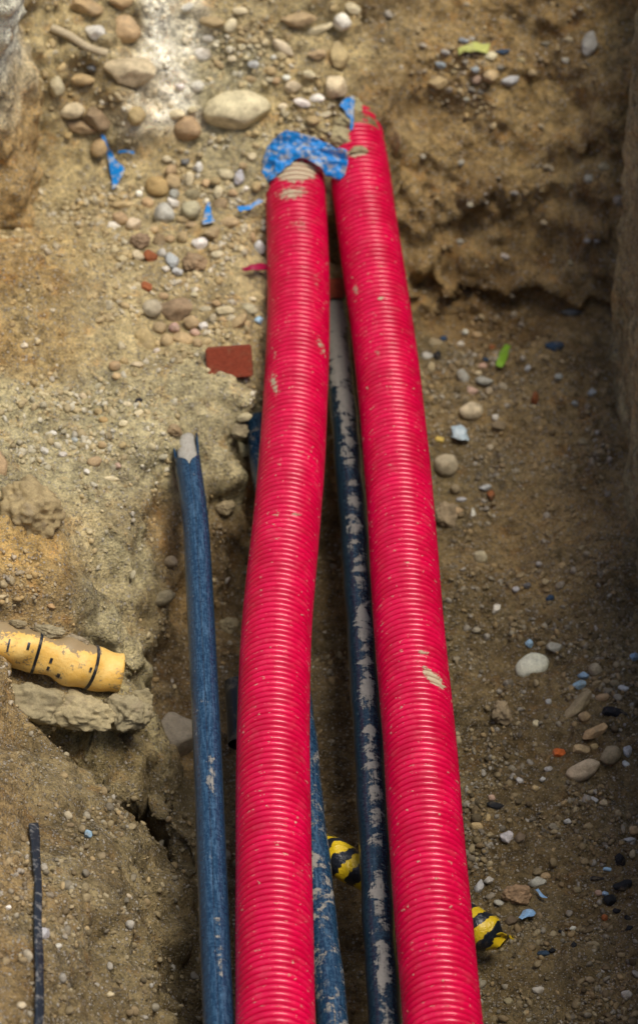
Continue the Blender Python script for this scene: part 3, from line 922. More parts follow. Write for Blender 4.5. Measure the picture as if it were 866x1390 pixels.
# ------------------------------------------------------------------ stones
PROTO = []
def proto(kind, seed):
    bm = bmesh.new()
    bmesh.ops.create_icosphere(bm, subdivisions=5 if kind == 'clod' else 4, radius=1)
    V = np.array([v.co[:] for v in bm.verts]); F = np.array([[v.index for v in f.verts] for f in bm.faces]); bm.free()
    r = np.random.default_rng(seed)
    if kind == 'round':
        d = 1 + .16 * vnoise(V + seed * 7.1, 1.1, seed) + .05 * vnoise(V + seed, .5, seed + 1) + .015 * vnoise(V + seed, .2, seed + 2)
        V = V * d[:, None]
        for k in range(5):
            n = r.normal(size=3); n /= np.linalg.norm(n)
            V = V - np.maximum(0, V @ n - r.uniform(.72, .92))[:, None] * n[None] * .8
    else:
        # facetted: clip by random planes
        for k in range(14 if kind == 'angular' else 9):
            n = r.normal(size=3); n /= np.linalg.norm(n)
            h = r.uniform(.62, .9)
            e = np.maximum(0, V @ n - h)
            V = V - e[:, None] * n[None] * .93
        V = V * (1 + .05 * vnoise(V + seed, .5, seed) + .03 * vnoise(V + seed, .22, seed + 1))[:, None]
    if kind == 'clod':
        V = V * (1 + .22 * vnoise(V + seed, .7, seed + 5) + .12 * vnoise(V + seed, .3, seed + 6) + .06 * vnoise(V + seed, .13, seed + 7) + .03 * vnoise(V + seed, .06, seed + 8) + .2 * np.maximum(0, .6 - worley(V + seed, .3, seed)) + .12 * np.maximum(0, .6 - worley(V + seed, .12, seed)))[:, None]
    V = V - (V.max(0) + V.min(0)) / 2
    V = V / ((V.max(0) - V.min(0)) / 2)
    me = mesh_np('stone', V, F)
    me.materials.append(M_STONE)
    return me
RND = [proto('round', 100 + i) for i in range(9)]
ANG = [proto('angular', 200 + i) for i in range(7)]
CLOD = [proto('clod', 260 + i) for i in range(4)]

C = dict(tan=(.45, .325, .165), pale=(.62, .52, .32), white=(.70, .66, .55), grey=(.38, .365, .30), brown=(.27, .19, .105), dkbrown=(.13, .095, .06), black=(.018, .019, .022), ochre=(.44, .30, .13),
         pink=(.50, .33, .24), lgrey=(.46, .46, .43), beige=(.47, .40, .25), orange=(.55, .13, .03), rust=(.30, .10, .035), blue=(.30, .44, .56), navy=(.035, .06, .10), yellow=(.55, .40, .10), slate=(.16, .165, .16), mid=(.30, .24, .14), earth=(.36, .265, .14), ledge=(.34, .285, .155), dusk=(.25, .225, .16))
CN = dict(tan='tan', pale='pale cream', white='white', grey='grey', brown='earth-brown', dkbrown='dark brown', black='black', ochre='ochre', pink='pinkish', lgrey='light grey', beige='beige', orange='orange', rust='rust-red', blue='pale blue',
          navy='navy', yellow='yellow', slate='slate-grey', mid='dull brown', earth='earthy tan', ledge='pale', dusk='grey-brown')
LM = {
 'pale bank': [(110, 55, 'pale stick'), (230, 60, 'white streak'), (322, 150, 'largest cream boulder'), (470, 145, 'small blue triangle'), (150, 200, 'long twisted blue strip'), (405, 27, 'jutting tan slab'), (176, 97, 'broad cream rock')],
 'loose rubble': [(150, 230, 'long twisted blue strip'), (283, 293, 'small blue wedge'), (338, 282, 'ragged blue strip'), (345, 367, 'dark pink sliver'), (380, 215, 'draped blue sheet'), (214, 254, 'biggest ochre pebble'), (223, 290, 'rounded grey cobble')],
 'pebble heap': [(312, 492, 'red tile'), (238, 421, 'big rough brown stone'), (198, 463, 'largest smooth tan pebble'), (276, 443, 'bright white chip'), (355, 420, 'red pipe')],
 'sandy ledge': [(255, 610, 'split pipe end'), (90, 890, 'yellow pipe'), (43, 690, 'large earthy clod'), (188, 544, 'black pebble'), (340, 600, 'red pipe'), (275, 850, 'blue-black pipe')],
 'sand slope': [(48, 1200, 'flat cable'), (90, 940, 'yellow pipe'), (120, 1132, 'pale blue chip'), (280, 1200, 'blue-black pipe')],
 'brown bank': [(640, 67, 'yellow-green scrap'), (800, 60, 'upright grey slab'), (700, 415, 'shadowed overhang'), (540, 250, 'red pipe')],
 'floor below the brown bank': [(683, 487, 'green leaf scrap'), (752, 472, 'navy stone'), (639, 558, 'smooth cream pebble'), (618, 590, 'grey-blue plastic wad'), (605, 632, 'round beige cobble')],
 'gravelly floor': [(722, 905, 'whitish boulder'), (782, 962, 'long thin slab'), (791, 1046, 'pear-shaped cobble'), (758, 1022, 'orange chip'), (834, 967, 'jagged black lump'), (610, 850, 'red pipe')],
 'dark floor': [(714, 1246, 'crumpled blue film'), (845, 1203, 'largest black lump'), (700, 1215, 'rough brown clod'), (675, 1280, 'striped cable end'), (640, 1110, 'red pipe')],
}
def zone(px, py):
    if px < 485 and py < 190: zn = 'pale bank'
    elif px < 365 and py < 385: zn = 'loose rubble'
    elif px < 365 and py < 520: zn = 'pebble heap'
    elif px < 360 and py < 1000: zn = 'sandy ledge'
    elif px < 360: zn = 'sand slope'
    elif py < 430: zn = 'brown bank'
    elif py < 720: zn = 'floor below the brown bank'
    elif py < 1075: zn = 'gravelly floor'
    else: zn = 'dark floor'
    return zn, min(LM[zn], key=lambda l: (l[0] - px) ** 2 + (l[1] - py) ** 2)[2]

# px, py, width, height, tilt, colour, shape (r round / a angular), own label
ST = [
 (322, 150, 94, 54, 4, 'pale', 'r', 'largest smooth cream boulder in the pale bank'),
 (176, 97, 72, 42, -6, 'pale', 'a', 'broad cream rock below the white streak of the bank'),
 (167, 40, 50, 40, 0, 'tan', 'r', 'rounded tan rock above the pale stick'), (129, 44, 28, 22, -10, 'white', 'a', None), (118, 8, 46, 24, -15, 'tan', 'a', None), (165, 3, 34, 20, 0, 'tan', 'a', None),
 (112, 108, 36, 16, 0, 'tan', 'r', None), (108, 172, 48, 18, -15, 'tan', 'a', 'flat tan slab over the long twisted blue strip'), (132, 162, 40, 28, -30, 'brown', 'a', 'squared brown stone touching the long twisted blue strip'),
 (186, 158, 25, 26, 0, 'tan', 'r', None), (98, 150, 36, 24, 0, 'pale', 'r', None), (135, 200, 24, 28, 0, 'tan', 'r', None), (240, 155, 23, 15, 10, 'pale', 'r', None), (255, 174, 38, 34, 0, 'tan', 'r', None),
 (126, 92, 15, 12, 20, 'slate', 'a', None), (78, 118, 22, 30, 0, 'beige', 'r', None), (385, 65, 36, 15, -35, 'pale', 'r', None), (405, 27, 52, 22, 6, 'tan', 'a', 'flat tan slab jutting from the top of the bank'),
 (427, 42, 58, 13, 22, 'pale', 'a', None), (430, 74, 26, 14, 5, 'tan', 'a', None), (460, 75, 30, 38, -10, 'tan', 'a', None), (465, 30, 25, 25, 0, 'white', 'r', None), (455, 118, 34, 34, 35, 'pale', 'a', None),
 (478, 12, 24, 16, -25, 'pale', 'r', None), (326, 15, 22, 11, 0, 'pale', 'r', None), (288, 30, 34, 15, -6, 'tan', 'r', None), (313, 35, 17, 22, -15, 'pale', 'r', None), (282, 52, 16, 10, 0, 'white', 'r', None),
 (275, 75, 26, 19, -10, 'white', 'r', None), (268, 117, 20, 17, 0, 'white', 'r', None), (298, 88, 16, 10, -30, 'tan', 'r', None), (372, 78, 10, 8, 0, 'white', 'a', None), (398, 118, 24, 18, 10, 'pale', 'r', None),
 (420, 101, 19, 12, -8, 'pale', 'r', None), (389, 106, 12, 9, 0, 'white', 'r', None), (368, 96, 14, 12, 0, 'tan', 'r', None), (344, 88, 15, 14, 30, 'lgrey', 'a', None), (410, 140, 24, 12, -15, 'white', 'r', None),
 (430, 134, 22, 14, 10, 'white', 'r', None), (425, 164, 20, 13, 0, 'tan', 'r', None), (255, 10, 20, 11, 25, 'white', 'r', None), (340, 108, 16, 10, 0, 'tan', 'r', None), (375, 110, 12, 11, 0, 'tan', 'r', None),
 (442, 156, 18, 9, 15, 'pale', 'r', None), (315, 80, 13, 9, 0, 'pale', 'r', None), (245, 118, 17, 11, -10, 'white', 'a', None), (262, 150, 14, 10, 0, 'pale', 'r', None), (385, 145, 16, 11, 0, 'pale', 'r', None),
 (214, 254, 34, 26, -18, 'ochre', 'r', 'biggest ochre pebble in the loose rubble'), (235, 247, 22, 20, -30, 'tan', 'r', None), (223, 290, 29, 31, 10, 'grey', 'r', 'rounded grey cobble in the loose rubble'), (236, 277, 21, 14, -30, 'white', 'a', None),
 (260, 285, 28, 25, 0, 'beige', 'r', None), (249, 298, 19, 10, 0, 'tan', 'r', None), (260, 306, 17, 10, 0, 'tan', 'r', None), (181, 304, 23, 19, 10, 'pale', 'a', None), (164, 296, 23, 17, -10, 'tan', 'r', None), (156, 309, 23, 15, -15, 'white', 'a', None),
 (201, 275, 17, 16, 0, 'tan', 'r', None), (167, 278, 28, 12, 10, 'tan', 'a', None), (189, 263, 10, 10, 0, 'white', 'r', None), (232, 231, 17, 16, 0, 'tan', 'r', None), (227, 216, 15, 10, 0, 'pale', 'r', None), (257, 243, 12, 21, -10, 'pale', 'r', None),
 (270, 227, 13, 15, -30, 'white', 'a', None), (307, 237, 23, 14, -12, 'pale', 'r', None), (325, 241, 16, 22, -30, 'lgrey', 'a', None), (296, 261, 13, 18, -15, 'pale', 'r', None), (293, 246, 15, 13, 0, 'tan', 'r', None), (280, 249, 12, 12, 0, 'tan', 'r', None),
 (299, 278, 21, 19, 20, 'brown', 'r', None), (311, 302, 28, 16, 10, 'tan', 'r', None), (289, 317, 21, 19, 20, 'tan', 'a', None), (271, 331, 22, 18, 0, 'white', 'a', None), (234, 353, 20, 22, 0, 'lgrey', 'a', None), (220, 344, 14, 15, 0, 'grey', 'r', None),
 (190, 328, 30, 25, 0, 'brown', 'c', None), (216, 328, 18, 24, 0, 'brown', 'c', None), (205, 348, 20, 19, 0, 'rust', 'a', None), (264, 356, 36, 28, 0, 'brown', 'c', None), (295, 346, 18, 11, 5, 'pale', 'r', None), (188, 347, 19, 14, -20, 'pale', 'a', None),
 (231, 325, 15, 12, 0, 'tan', 'r', None), (248, 322, 15, 18, -20, 'tan', 'r', None), (352, 337, 16, 22, -20, 'lgrey', 'a', None), (343, 322, 10, 14, 0, 'tan', 'r', None), (241, 369, 15, 13, 0, 'lgrey', 'a', None), (348, 254, 13, 14, 0, 'tan', 'r', None),
 (334, 256, 9, 8, 0, 'white', 'a', None), (261, 264, 21, 15, 0, 'mid', 'r', None), (237, 264, 15, 15, 0, 'grey', 'r', None), (316, 262, 14, 11, 0, 'tan', 'r', None), (330, 225, 12, 10, 0, 'tan', 'r', None), (210, 312, 13, 11, 0, 'tan', 'r', None),
 (225, 365, 12, 9, 0, 'white', 'a', None), (342, 213, 14, 12, 0, 'pale', 'r', None), (252, 219, 13, 10, 30, 'slate', 'a', None), (279, 300, 12, 10, 0, 'pale', 'r', None),
 (238, 421, 48, 33, 6, 'brown', 'a', 'big rough brown stone topping the pebble heap'), (207, 418, 27, 25, -10, 'beige', 'r', None), (198, 463, 26, 37, 14, 'tan', 'r', 'largest smooth tan pebble at the edge of the pebble heap'), (217, 446, 21, 18, 10, 'tan', 'r', None),
 (237, 445, 16, 15, 0, 'pink', 'r', None), (260, 438, 21, 19, 15, 'tan', 'r', None), (276, 443, 13, 13, 0, 'white', 'a', 'bright white chip in the pebble heap'), (249, 461, 29, 20, -14, 'tan', 'r', None), (227, 463, 18, 21, 30, 'tan', 'r', None), (265, 452, 15, 12, 0, 'pink', 'r', None),
 (268, 466, 13, 13, 0, 'tan', 'r', None), (279, 465, 17, 11, 35, 'tan', 'r', None), (213, 476, 9, 8, 0, 'white', 'a', None), (215, 467, 12, 9, -40, 'tan', 'r', None), (306, 422, 27, 13, 6, 'pale', 'r', None), (324, 437, 31, 15, 42, 'tan', 'r', None), (339, 420, 23, 16, -25, 'beige', 'r', None),
 (342, 406, 13, 7, 0, 'pale', 'r', None), (351, 435, 14, 12, 20, 'blue', 'a', None), (314, 432, 14, 11, 20, 'beige', 'r', None), (302, 434, 12, 10, 0, 'tan', 'r', None), (289, 432, 11, 13, 0, 'beige', 'r', None), (279, 420, 17, 11, 15, 'beige', 'r', None),
 (199, 389, 16, 15, 0, 'rust', 'a', None), (165, 470, 11, 14, 20, 'beige', 'r', None), (156, 497, 17, 15, 10, 'tan', 'r', None), (169, 490, 12, 11, 0, 'tan', 'r', None), (159, 511, 13, 11, 0, 'tan', 'r', None), (187, 495, 18, 8, -5, 'pale', 'r', None),
 (264, 400, 11, 8, 0, 'pale', 'r', None), (137, 434, 19, 9, 28, 'tan', 'a', None), (294, 412, 12, 9, 0, 'tan', 'r', None), (335, 440, 9, 10, 0, 'tan', 'r', None), (222, 402, 14, 10, 0, 'tan', 'r', None), (170, 415, 14, 10, 0, 'tan', 'r', None),
 (188, 544, 13, 8, 10, 'black', 'r', 'black pebble on the sandy ledge'), (173, 549, 14, 8, -10, 'pale', 'r', None), (189, 561, 14, 9, 15, 'pale', 'r', None), (331, 566, 24, 14, 15, 'beige', 'r', None), (113, 538, 11, 10, 0, 'pale', 'r', None), (134, 559, 13, 11, -40, 'tan', 'r', None),
 (141, 570, 13, 10, -30, 'ochre', 'r', None), (73, 588, 11, 7, -15, 'white', 'r', None), (129, 627, 21, 15, 15, 'tan', 'r', None), (151, 650, 23, 8, 0, 'pale', 'r', None), (166, 604, 13, 10, 0, 'tan', 'r', None), (61, 612, 11, 11, 0, 'white', 'a', None), (160, 632, 10, 9, 0, 'pink', 'r', None),
 (43, 690, 96, 84, -25, 'earth', 'c', 'large earthy tan clod at the edge of the sandy ledge'), (2, 632, 18, 44, 0, 'tan', 'a', None), (237, 584, 22, 18, 0, 'brown', 'c', None), (322, 585, 34, 24, 0, 'mid', 'c', None), (330, 610, 26, 22, 10, 'beige', 'a', None), (168, 575, 14, 11, 30, 'pale', 'r', None),
 (139, 604, 12, 10, 0, 'tan', 'r', None), (102, 597, 10, 8, 0, 'lgrey', 'r', None), (86, 617, 12, 8, 0, 'white', 'r', None), (118, 640, 9, 8, 0, 'white', 'a', None), (40, 783, 10, 7, -20, 'tan', 'r', None), (70, 823, 13, 8, -30, 'ochre', 'a', None),
 (237, 1000, 74, 68, 10, 'dusk', 'a', 'large dull grey-brown rock in the hollow behind the blue-black pipe'), (232, 762, 20, 16, 0, 'mid', 'r', None), (222, 812, 36, 20, 15, 'mid', 'r', None), (310, 850, 30, 26, 0, 'mid', 'c', None), (190, 950, 40, 30, 20, 'mid', 'c', None), (306, 690, 30, 22, 10, 'mid', 'c', None),
 (639, 558, 33, 26, -15, 'pale', 'r', 'smooth cream pebble on the trench floor beside a red pipe'), (605, 632, 33, 32, 20, 'beige', 'r', 'round beige cobble touching a red pipe on the trench floor'), (628, 512, 18, 24, 10, 'grey', 'r', None), (657, 517, 25, 13, 0, 'grey', 'a', None), (682, 526, 14, 14, 0, 'beige', 'r', None),
 (672, 567, 10, 10, 0, 'white', 'r', None), (625, 467, 11, 9, 0, 'white', 'r', None), (631, 451, 9, 9, 0, 'white', 'r', None), (591, 466, 21, 17, 10, 'mid', 'a', None), (581, 484, 20, 14, 0, 'grey', 'a', None), (593, 484, 11, 16, 0, 'black', 'a', None), (602, 460, 11, 10, 0, 'navy', 'a', None),
 (664, 532, 12, 14, 0, 'beige', 'r', None), (649, 507, 10, 8, 0, 'pale', 'r', None), (655, 497, 12, 9, 0, 'pink', 'r', None), (668, 472, 10, 11, 0, 'rust', 'a', None), (659, 488, 9, 8, 0, 'navy', 'a', None), (726, 540, 10, 18, -15, 'rust', 'a', None), (659, 662, 19, 9, 12, 'lgrey', 'a', None),
 (666, 672, 12, 14, 0, 'rust', 'a', None), (642, 698, 7, 17, -4, 'white', 'a', None), (620, 694, 17, 11, 5, 'tan', 'r', None), (626, 678, 15, 7, 8, 'lgrey', 'r', None), (618, 664, 15, 14, 0, 'mid', 'r', None), (665, 608, 10, 10, 0, 'beige', 'r', None), (596, 597, 13, 10, 10, 'yellow', 'a', None),
 (752, 472, 26, 18, 0, 'navy', 'a', 'navy stone below the brown earth bank'), (803, 533, 13, 12, 0, 'lgrey', 'a', None), (775, 424, 30, 12, 5, 'slate', 'a', None), (647, 455, 14, 10, 0, 'tan', 'r', None), (640, 530, 18, 12, 0, 'pink', 'a', None), (676, 578, 22, 14, 0, 'mid', 'c', None), (604, 700, 34, 40, 0, 'mid', 'c', None),
 (790, 600, 14, 12, 0, 'mid', 'r', None), (758, 512, 12, 10, 0, 'grey', 'r', None), (780, 548, 10, 9, 0, 'lgrey', 'a', None), (716, 500, 9, 9, 0, 'lgrey', 'r', None), (690, 480, 16, 12, 0, 'mid', 'r', None),
 (673, 827, 12, 17, -35, 'white', 'a', None), (652, 757, 19, 19, 0, 'beige', 'r', None), (746, 812, 12, 10, 0, 'navy', 'r', None), (700, 800, 10, 8, 0, 'lgrey', 'r', None), (731, 766, 10, 8, 0, 'grey', 'r', None), (715, 795, 11, 9, 0, 'slate', 'a', None),
 (782, 962, 62, 20, 45, 'mid', 'a', 'long thin brown slab leaning on the gravelly floor'), (791, 1046, 50, 26, 22, 'beige', 'r', 'long pale pear-shaped cobble on the gravelly floor'), (828, 1025, 30, 26, 10, 'mid', 'r', None), (722, 905, 48, 36, 20, 'white', 'r', 'whitish boulder half sunk in the gravelly floor'), (752, 878, 22, 15, 10, 'grey', 'a', None),
 (807, 994, 38, 18, 35, 'tan', 'a', None), (793, 973, 17, 14, 20, 'tan', 'r', None), (834, 967, 36, 15, -8, 'black', 'a', 'jagged black lump on the gravelly floor'), (758, 1022, 18, 14, 10, 'orange', 'a', 'bright orange chip on the gravelly floor'), (727, 982, 10, 10, 0, 'pale', 'r', None), (851, 1021, 12, 18, 0, 'lgrey', 'a', None),
 (789, 1017, 24, 14, 0, 'tan', 'a', None), (808, 909, 19, 19, 0, 'beige', 'r', None), (681, 968, 30, 36, 0, 'mid', 'c', None), (791, 917, 16, 11, -10, 'blue', 'a', None), (786, 930, 19, 13, 15, 'blue', 'a', None), (860, 892, 12, 12, 0, 'blue', 'a', None), (718, 874, 11, 12, 20, 'blue', 'a', None), (744, 953, 9, 9, 0, 'lgrey', 'r', None),
 (744, 1045, 12, 10, 0, 'lgrey', 'a', None), (817, 947, 20, 11, 15, 'tan', 'r', None), (834, 928, 14, 10, 0, 'mid', 'r', None), (846, 934, 16, 9, 0, 'lgrey', 'a', None), (806, 1014, 12, 10, 0, 'tan', 'r', None), (849, 1037, 10, 10, 0, 'lgrey', 'a', None), (705, 1059, 10, 9, 0, 'lgrey', 'a', None), (736, 1058, 9, 8, 0, 'lgrey', 'a', None),
 (672, 1093, 24, 11, -3, 'black', 'a', None), (667, 1083, 10, 9, 0, 'pink', 'r', None), (688, 1138, 18, 19, 10, 'lgrey', 'a', None), (705, 1138, 18, 18, 0, 'dkbrown', 'a', None), (827, 1222, 18, 16, 0, 'black', 'a', None), (845, 1203, 27, 15, 15, 'black', 'a', 'largest black lump on the dark trench floor'), (841, 1168, 17, 19, -20, 'black', 'a', None),
 (810, 1193, 20, 8, 0, 'black', 'a', None), (837, 1237, 13, 9, 0, 'black', 'a', None), (853, 1260, 12, 8, 20, 'black', 'a', None), (851, 1246, 9, 9, 0, 'black', 'a', None), (693, 1250, 19, 15, 0, 'dkbrown', 'a', None), (778, 1283, 9, 11, 0, 'black', 'a', None), (737, 1295, 17, 10, 0, 'navy', 'a', None), (749, 1290, 10, 8, 0, 'black', 'a', None),
 (825, 1180, 15, 6, -5, 'blue', 'a', None), (777, 1260, 10, 6, 0, 'white', 'r', None), (726, 1070, 10, 8, 0, 'tan', 'r', None), (854, 1140, 18, 7, 3, 'lgrey', 'a', None), (700, 1215, 44, 32, 0, 'brown', 'c', 'rough brown clod on the dark floor above the striped cable end'), (679, 1226, 19, 9, -8, 'grey', 'a', None), (650, 1204, 13, 22, -15, 'lgrey', 'a', None),
 (740, 1190, 15, 12, 0, 'tan', 'r', None), (729, 1198, 26, 17, 0, 'grey', 'a', None), (662, 1111, 9, 13, 0, 'tan', 'r', None), (647, 1122, 17, 12, 0, 'tan', 'r', None), (761, 1265, 8, 7, 0, 'black', 'a', None), (820, 1246, 9, 10, 0, 'rust', 'r', None), (783, 1208, 11, 9, 0, 'mid', 'r', None), (663, 1195, 15, 11, 0, 'grey', 'a', None),
 (812, 1212, 10, 8, 0, 'pink', 'r', None), (821, 1213, 9, 7, 0, 'blue', 'a', None), (770, 1115, 10, 8, 0, 'lgrey', 'r', None), (806, 1086, 12, 10, 0, 'lgrey', 'a', None), (819, 1090, 13, 10, 0, 'beige', 'r', None), (860, 1127, 14, 12, 0, 'tan', 'r', None),
 (666, 77, 18, 14, 10, 'pale', 'r', None), (645, 95, 15, 10, 0, 'blue', 'a', None), (666, 104, 21, 18, 0, 'tan', 'r', None), (647, 108, 14, 14, 0, 'pink', 'r', None), (594, 113, 28, 20, 10, 'tan', 'a', None), (597, 88, 16, 10, -20, 'blue', 'a', None), (682, 71, 20, 9, 5, 'navy', 'a', None),
 (800, 60, 24, 36, -28, 'grey', 'a', 'upright grey slab stuck in the brown earth bank'), (768, 83, 13, 12, 0, 'lgrey', 'a', None), (692, 110, 26, 14, 12, 'lgrey', 'a', None), (604, 71, 13, 9, 0, 'lgrey', 'a', None), (629, 55, 15, 8, 0, 'blue', 'a', None), (640, 53, 10, 8, 0, 'lgrey', 'r', None), (772, 54, 14, 9, 0, 'beige', 'r', None),
 (625, 221, 11, 10, 0, 'lgrey', 'r', None), (574, 213, 9, 9, 0, 'white', 'r', None), (721, 99, 15, 11, 0, 'tan', 'r', None), (819, 227, 17, 14, 0, 'beige', 'r', None), (799, 243, 15, 13, 0, 'lgrey', 'r', None), (839, 272, 16, 16, 0, 'grey', 'r', None), (797, 327, 11, 8, 0, 'lgrey', 'r', None), (810, 327, 10, 8, 0, 'lgrey', 'r', None),
 (775, 357, 11, 9, 0, 'beige', 'r', None), (638, 278, 10, 9, 0, 'white', 'r', None), (697, 262, 13, 8, 0, 'lgrey', 'a', None), (624, 328, 11, 8, 0, 'lgrey', 'r', None), (684, 348, 14, 10, 0, 'lgrey', 'a', None), (738, 302, 10, 8, 0, 'pale', 'r', None), (610, 122, 11, 9, 0, 'slate', 'a', None), (640, 122, 12, 9, 0, 'navy', 'a', None),
 (652, 125, 10, 8, 0, 'slate', 'a', None), (633, 135, 9, 8, 0, 'lgrey', 'a', None), (678, 92, 12, 9, 0, 'slate', 'a', None), (617, 98, 12, 9, 0, 'tan', 'r', None), (632, 85, 10, 9, 0, 'slate', 'a', None), (655, 62, 12, 9, 0, 'navy', 'a', None), (740, 60, 12, 8, 0, 'slate', 'a', None), (706, 82, 14, 10, 0, 'tan', 'r', None),
 (59, 1267, 18, 19, 30, 'lgrey', 'a', 'pale grey stone beside the flat buried cable'), (120, 1132, 12, 12, 0, 'blue', 'a', 'pale blue chip on the loose sand slope'), (93, 1107, 13, 13, 0, 'beige', 'r', None), (80, 1284, 10, 8, 0, 'white', 'a', None), (51, 1216, 7, 6, 0, 'white', 'a', None), (174, 1216, 11, 6, -10, 'beige', 'r', None),
 (58, 1250, 12, 9, 0, 'tan', 'r', None), (12, 1232, 8, 7, 0, 'white', 'a', None), (96, 1120, 12, 7, 0, 'brown', 'r', None), (30, 1365, 14, 11, 0, 'beige', 'r', None), (150, 1350, 12, 9, 0, 'beige', 'a', None), (730, 1345, 16, 12, 0, 'grey', 'a', None), (800, 1330, 14, 10, 0, 'mid', 'r', None), (690, 1360, 14, 12, 0, 'mid', 'a', None), (850, 1350, 16, 12, 10, 'grey', 'r', None),
]
Rcam = Matrix((RT, FW, UP)).transposed().to_4x4()
def put_stone(px, py, wp, hp, rot, ck, shp, label, out=.30):
    big = max(wp, hp)
    loc, nn = hit(px, py)
    dd = (loc - CAM).dot(FW) / FPX
    a, b = wp * dd / 2, hp * dd / 2
    me = random.choice(RND if shp == 'r' else (CLOD if shp == 'c' else ANG))
    cdep = min(a, b) * random.uniform(.85, 1.1)
    o = link('stone', me)
    # keep the outline centred on its spot while it beds into the surface
    d = ray(px, py).normalized()
    out = (random.uniform(.70, 1.0) if px < 365 and 200 < py < 520 else random.uniform(.40, .75)) if big < 60 else (.75 if ck == 'earth' else .25)
    cen = loc - d * (cdep * out)
    sx = random.choice((-1, 1)) * 0 + 1
    o.matrix_world = Matrix.Translation(cen) @ Rcam @ Matrix.Rotation(math.radians(-rot), 4, 'Y') @ Matrix.Diagonal((a * sx, cdep, b, 1))
    base = np.array(C[ck]); j = random.uniform(.86, 1.12)
    if px > 520 and py < 430 and big < 18: base = base * .45 + np.array(C['mid']) * .45; cen = loc - d * cdep * .1; o.matrix_world.translation = cen
    o.color = (*[float(v) for v in base * j * np.array([random.uniform(.96, 1.04) for _ in range(3)])], 1)
    zp, zg = zone(px, py)
    if label:
        tag(o, label, 'stone')
    else:
        size = 'large' if big >= 30 else ('mid-sized' if big >= 18 else 'small')
        kind = {'r': 'rounded pebble', 'a': 'angular chip', 'c': 'crumbly clod'}[shp] if big < 30 else {'r': 'rounded stone', 'a': 'angular rock', 'c': 'crumbly clod'}[shp]
        lab = f'{size} {CN[ck]} {kind} near the {zg} in the {zp}' if len(zp) < 20 else f'{size} {CN[ck]} {kind} near the {zg} on the trench floor'
        tag(o, lab, 'stone', f'stones by the {zg}, {zp}')
    return o
for st in ST:
    put_stone(*st)
for px, py, wp, hp, rot, pull, lab in ((40, 955, 110, 60, -8, -.012, 'broad pale earth lump below the yellow pipe'), (112, 966, 96, 56, -12, .004, 'middle earth lump between the yellow pipe and the dark hollow'),
        (172, 968, 72, 56, -25, .012, 'blunt earth lump hanging over the dark hollow'),
        (462, 188, 46, 34, -10, .0, 'rubbly clod heaped on a red pipe beside the blue sheet'), (468, 165, 34, 34, 0, .0, 'small clod on a red pipe under the little blue triangle'),
        (478, 146, 30, 28, 20, .0, 'brown clod over the buried tip of a red pipe'), (487, 204, 26, 13, 8, .0, 'thin muddy crust lying across a red pipe')):
    o = put_stone(px, py, wp, hp, rot, 'ledge', 'c', lab)
    o.location = o.location - ray(px, py).normalized() * pull
    if px > 400:
        h = BV_PIPES[1].ray_cast(CAM, ray(px, py).normalized())
        if h[0] is not None: o.location = h[0]
    o['category'] = 'earth'; o.name = 'earth_clod'
for px, py, wp, hp in ((72, 852, 46, 20), (112, 866, 34, 16), (30, 842, 26, 12)):
    o = put_stone(px, py, wp, hp, -12, 'mid', 'c', 'crumbly earth clod lying on top of the yellow pipe')
    o['group'] = 'clods on the yellow pipe'
    pq = pathY.at(np.array([np.interp(o.location.x, pathY.C[:, 0], pathY.L)]))[0]
    o.location = Vector((o.location.x, float(pq[1]) + .012, float(pq[2]) + .036))

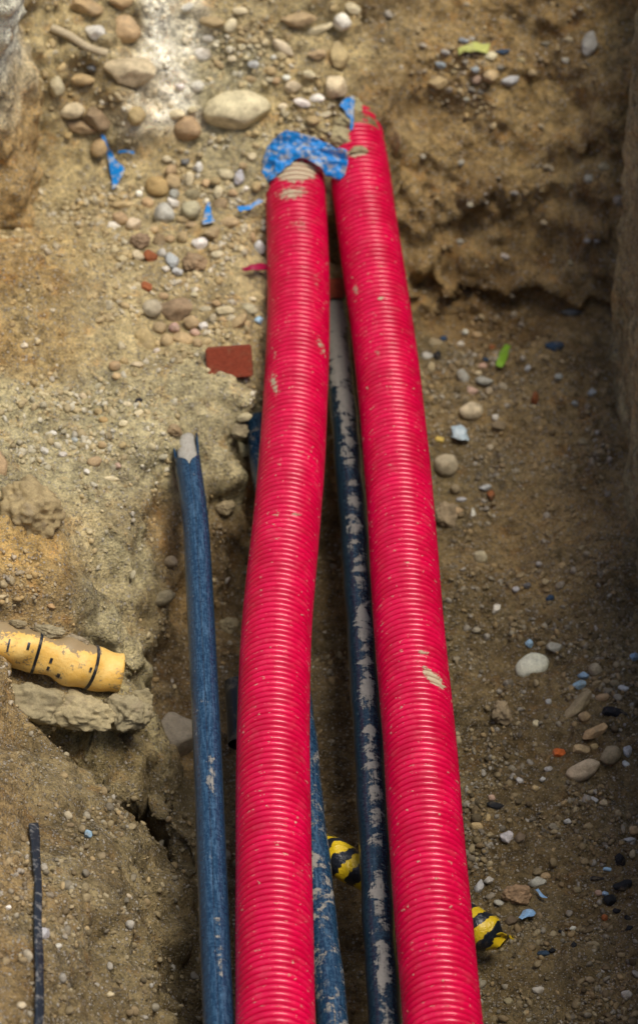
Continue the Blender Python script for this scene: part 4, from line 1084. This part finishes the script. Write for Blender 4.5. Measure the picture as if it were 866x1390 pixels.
# ------------------------------------------------------------------ gravel too fine to count
def gravel(n, zones, smin, smax, name, sub):
    bm = bmesh.new(); bmesh.ops.create_icosphere(bm, subdivisions=sub, radius=1)
    V0 = np.array([v.co[:] for v in bm.verts]); F0 = np.array([[v.index for v in f.verts] for f in bm.faces]); bm.free()
    variants = []
    for k in range(10):
        r = np.random.default_rng(300 + k)
        V = V0.copy()
        for _ in range(7):
            nn = r.normal(size=3); nn /= np.linalg.norm(nn)
            e = np.maximum(0, V @ nn - r.uniform(.6, .85)); V = V - e[:, None] * nn * .9
        V *= (1 + .18 * vnoise(V + k * 3.3, .9, k))[:, None]
        variants.append(V)
    # candidate ground vertices
    ok = np.where((pxv > -60) & (pxv < 930) & (pyv > -60) & (pyv < 1450) & (PV[:, 0] < .52) & (PV[:, 1] > -1.27) & (PV[:, 1] < 1.33))[0]
    den = np.zeros(len(ok))
    gxp, gyp = pxv[ok], pyv[ok]
    for (mx, my, sx, sy, am) in zones:
        den = np.maximum(den, am * np.exp(-((gxp - mx) / sx) ** 2 - ((gyp - my) / sy) ** 2))
    for st in ST:
        rr = max(st[2], st[3]) * .55
        den[(np.abs(gxp - st[0]) < st[2] * .6) & (np.abs(gyp - st[1]) < st[3] * .6)] = 0
    den *= np.clip(.55 + 1.1 * vnoise(PV[ok], .06, 77), .05, 2)
    pick = rng.choice(ok, size=n, p=den / den.sum())
    allV, allF, allC = [], [], []
    pal_l = np.array([C['tan'], C['pale'], C['beige'], C['white'], C['grey'], C['tan'], C['ochre'], C['lgrey'], C['brown']])
    pal_r = np.array([C['mid'], C['grey'], C['beige'], C['lgrey'], C['brown'], C['slate'], C['tan'], C['dkbrown'], C['mid'], C['black'], C['mid']])
    off = 0
    for i in pick:
        s = smin * (smax / smin) ** (rng.random() ** 2.2)
        dims = s * np.array([rng.uniform(.8, 1.25), rng.uniform(.7, 1.0), rng.uniform(.5, .85)])
        V = variants[rng.integers(10)] * dims
        q = rng.normal(size=4); q /= np.linalg.norm(q)
        w_, a_, b_, c_ = q
        Rm = np.array([[1 - 2 * (b_ * b_ + c_ * c_), 2 * (a_ * b_ - c_ * w_), 2 * (a_ * c_ + b_ * w_)], [2 * (a_ * b_ + c_ * w_), 1 - 2 * (a_ * a_ + c_ * c_), 2 * (b_ * c_ - a_ * w_)], [2 * (a_ * c_ - b_ * w_), 2 * (b_ * c_ + a_ * w_), 1 - 2 * (a_ * a_ + b_ * b_)]])
        jit = rng.uniform(-.0018, .0018, 3)
        allV.append(V @ Rm.T + PV[i] + N[i] * s * .2 + jit)
        allF.append(F0 + off); off += len(V)
        left = pxv[i] < 470
        pal = pal_l if left and pyv[i] < 1000 else pal_r
        c = pal[rng.integers(len(pal))] * rng.uniform(.7, 1.1)
        c = c * .5 + colr[i] * .5
        allC.append(np.tile(c, (len(V), 1)))
    me = mesh_np(name, np.concatenate(allV), np.concatenate(allF))
    cattr(me, 'Col', np.concatenate(allC))
    o = link(name, me, M_GRAVEL)
    tag(o, None, None, None, 'stuff')
    return o
ZN = [(250, 270, 130, 110, 1.0), (340, 80, 150, 100, .9), (170, 100, 120, 110, .45), (100, 590, 120, 70, 1.0), (240, 430, 110, 50, .5), (640, 500, 90, 60, 1.0), (640, 620, 60, 120, .7), (640, 95, 60, 50, 1.1), (790, 80, 70, 40, .6), (780, 960, 110, 120, .9),
      (720, 1150, 140, 150, 1.0), (700, 800, 130, 120, .45), (330, 560, 40, 60, .7), (40, 1240, 70, 110, .7), (30, 790, 50, 50, .7), (150, 1100, 110, 90, .35), (200, 1280, 90, 80, .4), (433, 700, 900, 1200, .10), (700, 250, 160, 150, .18), (760, 600, 100, 100, .25), (760, 1340, 160, 90, .7)]
gravel(420, [(250, 290, 110, 90, 1.0), (340, 90, 140, 90, 1.0), (150, 110, 110, 90, .5), (250, 430, 90, 45, .8), (100, 590, 110, 60, .35), (640, 500, 70, 50, .5), (780, 970, 80, 80, .4)], .0055, .0105, 'rubble', 3)
gravel(5400, ZN, .0035, .0088, 'gravel', 2)
gravel(16000, ZN + [(433, 700, 900, 1200, .3)], .0014, .0036, 'fine_gravel', 1)
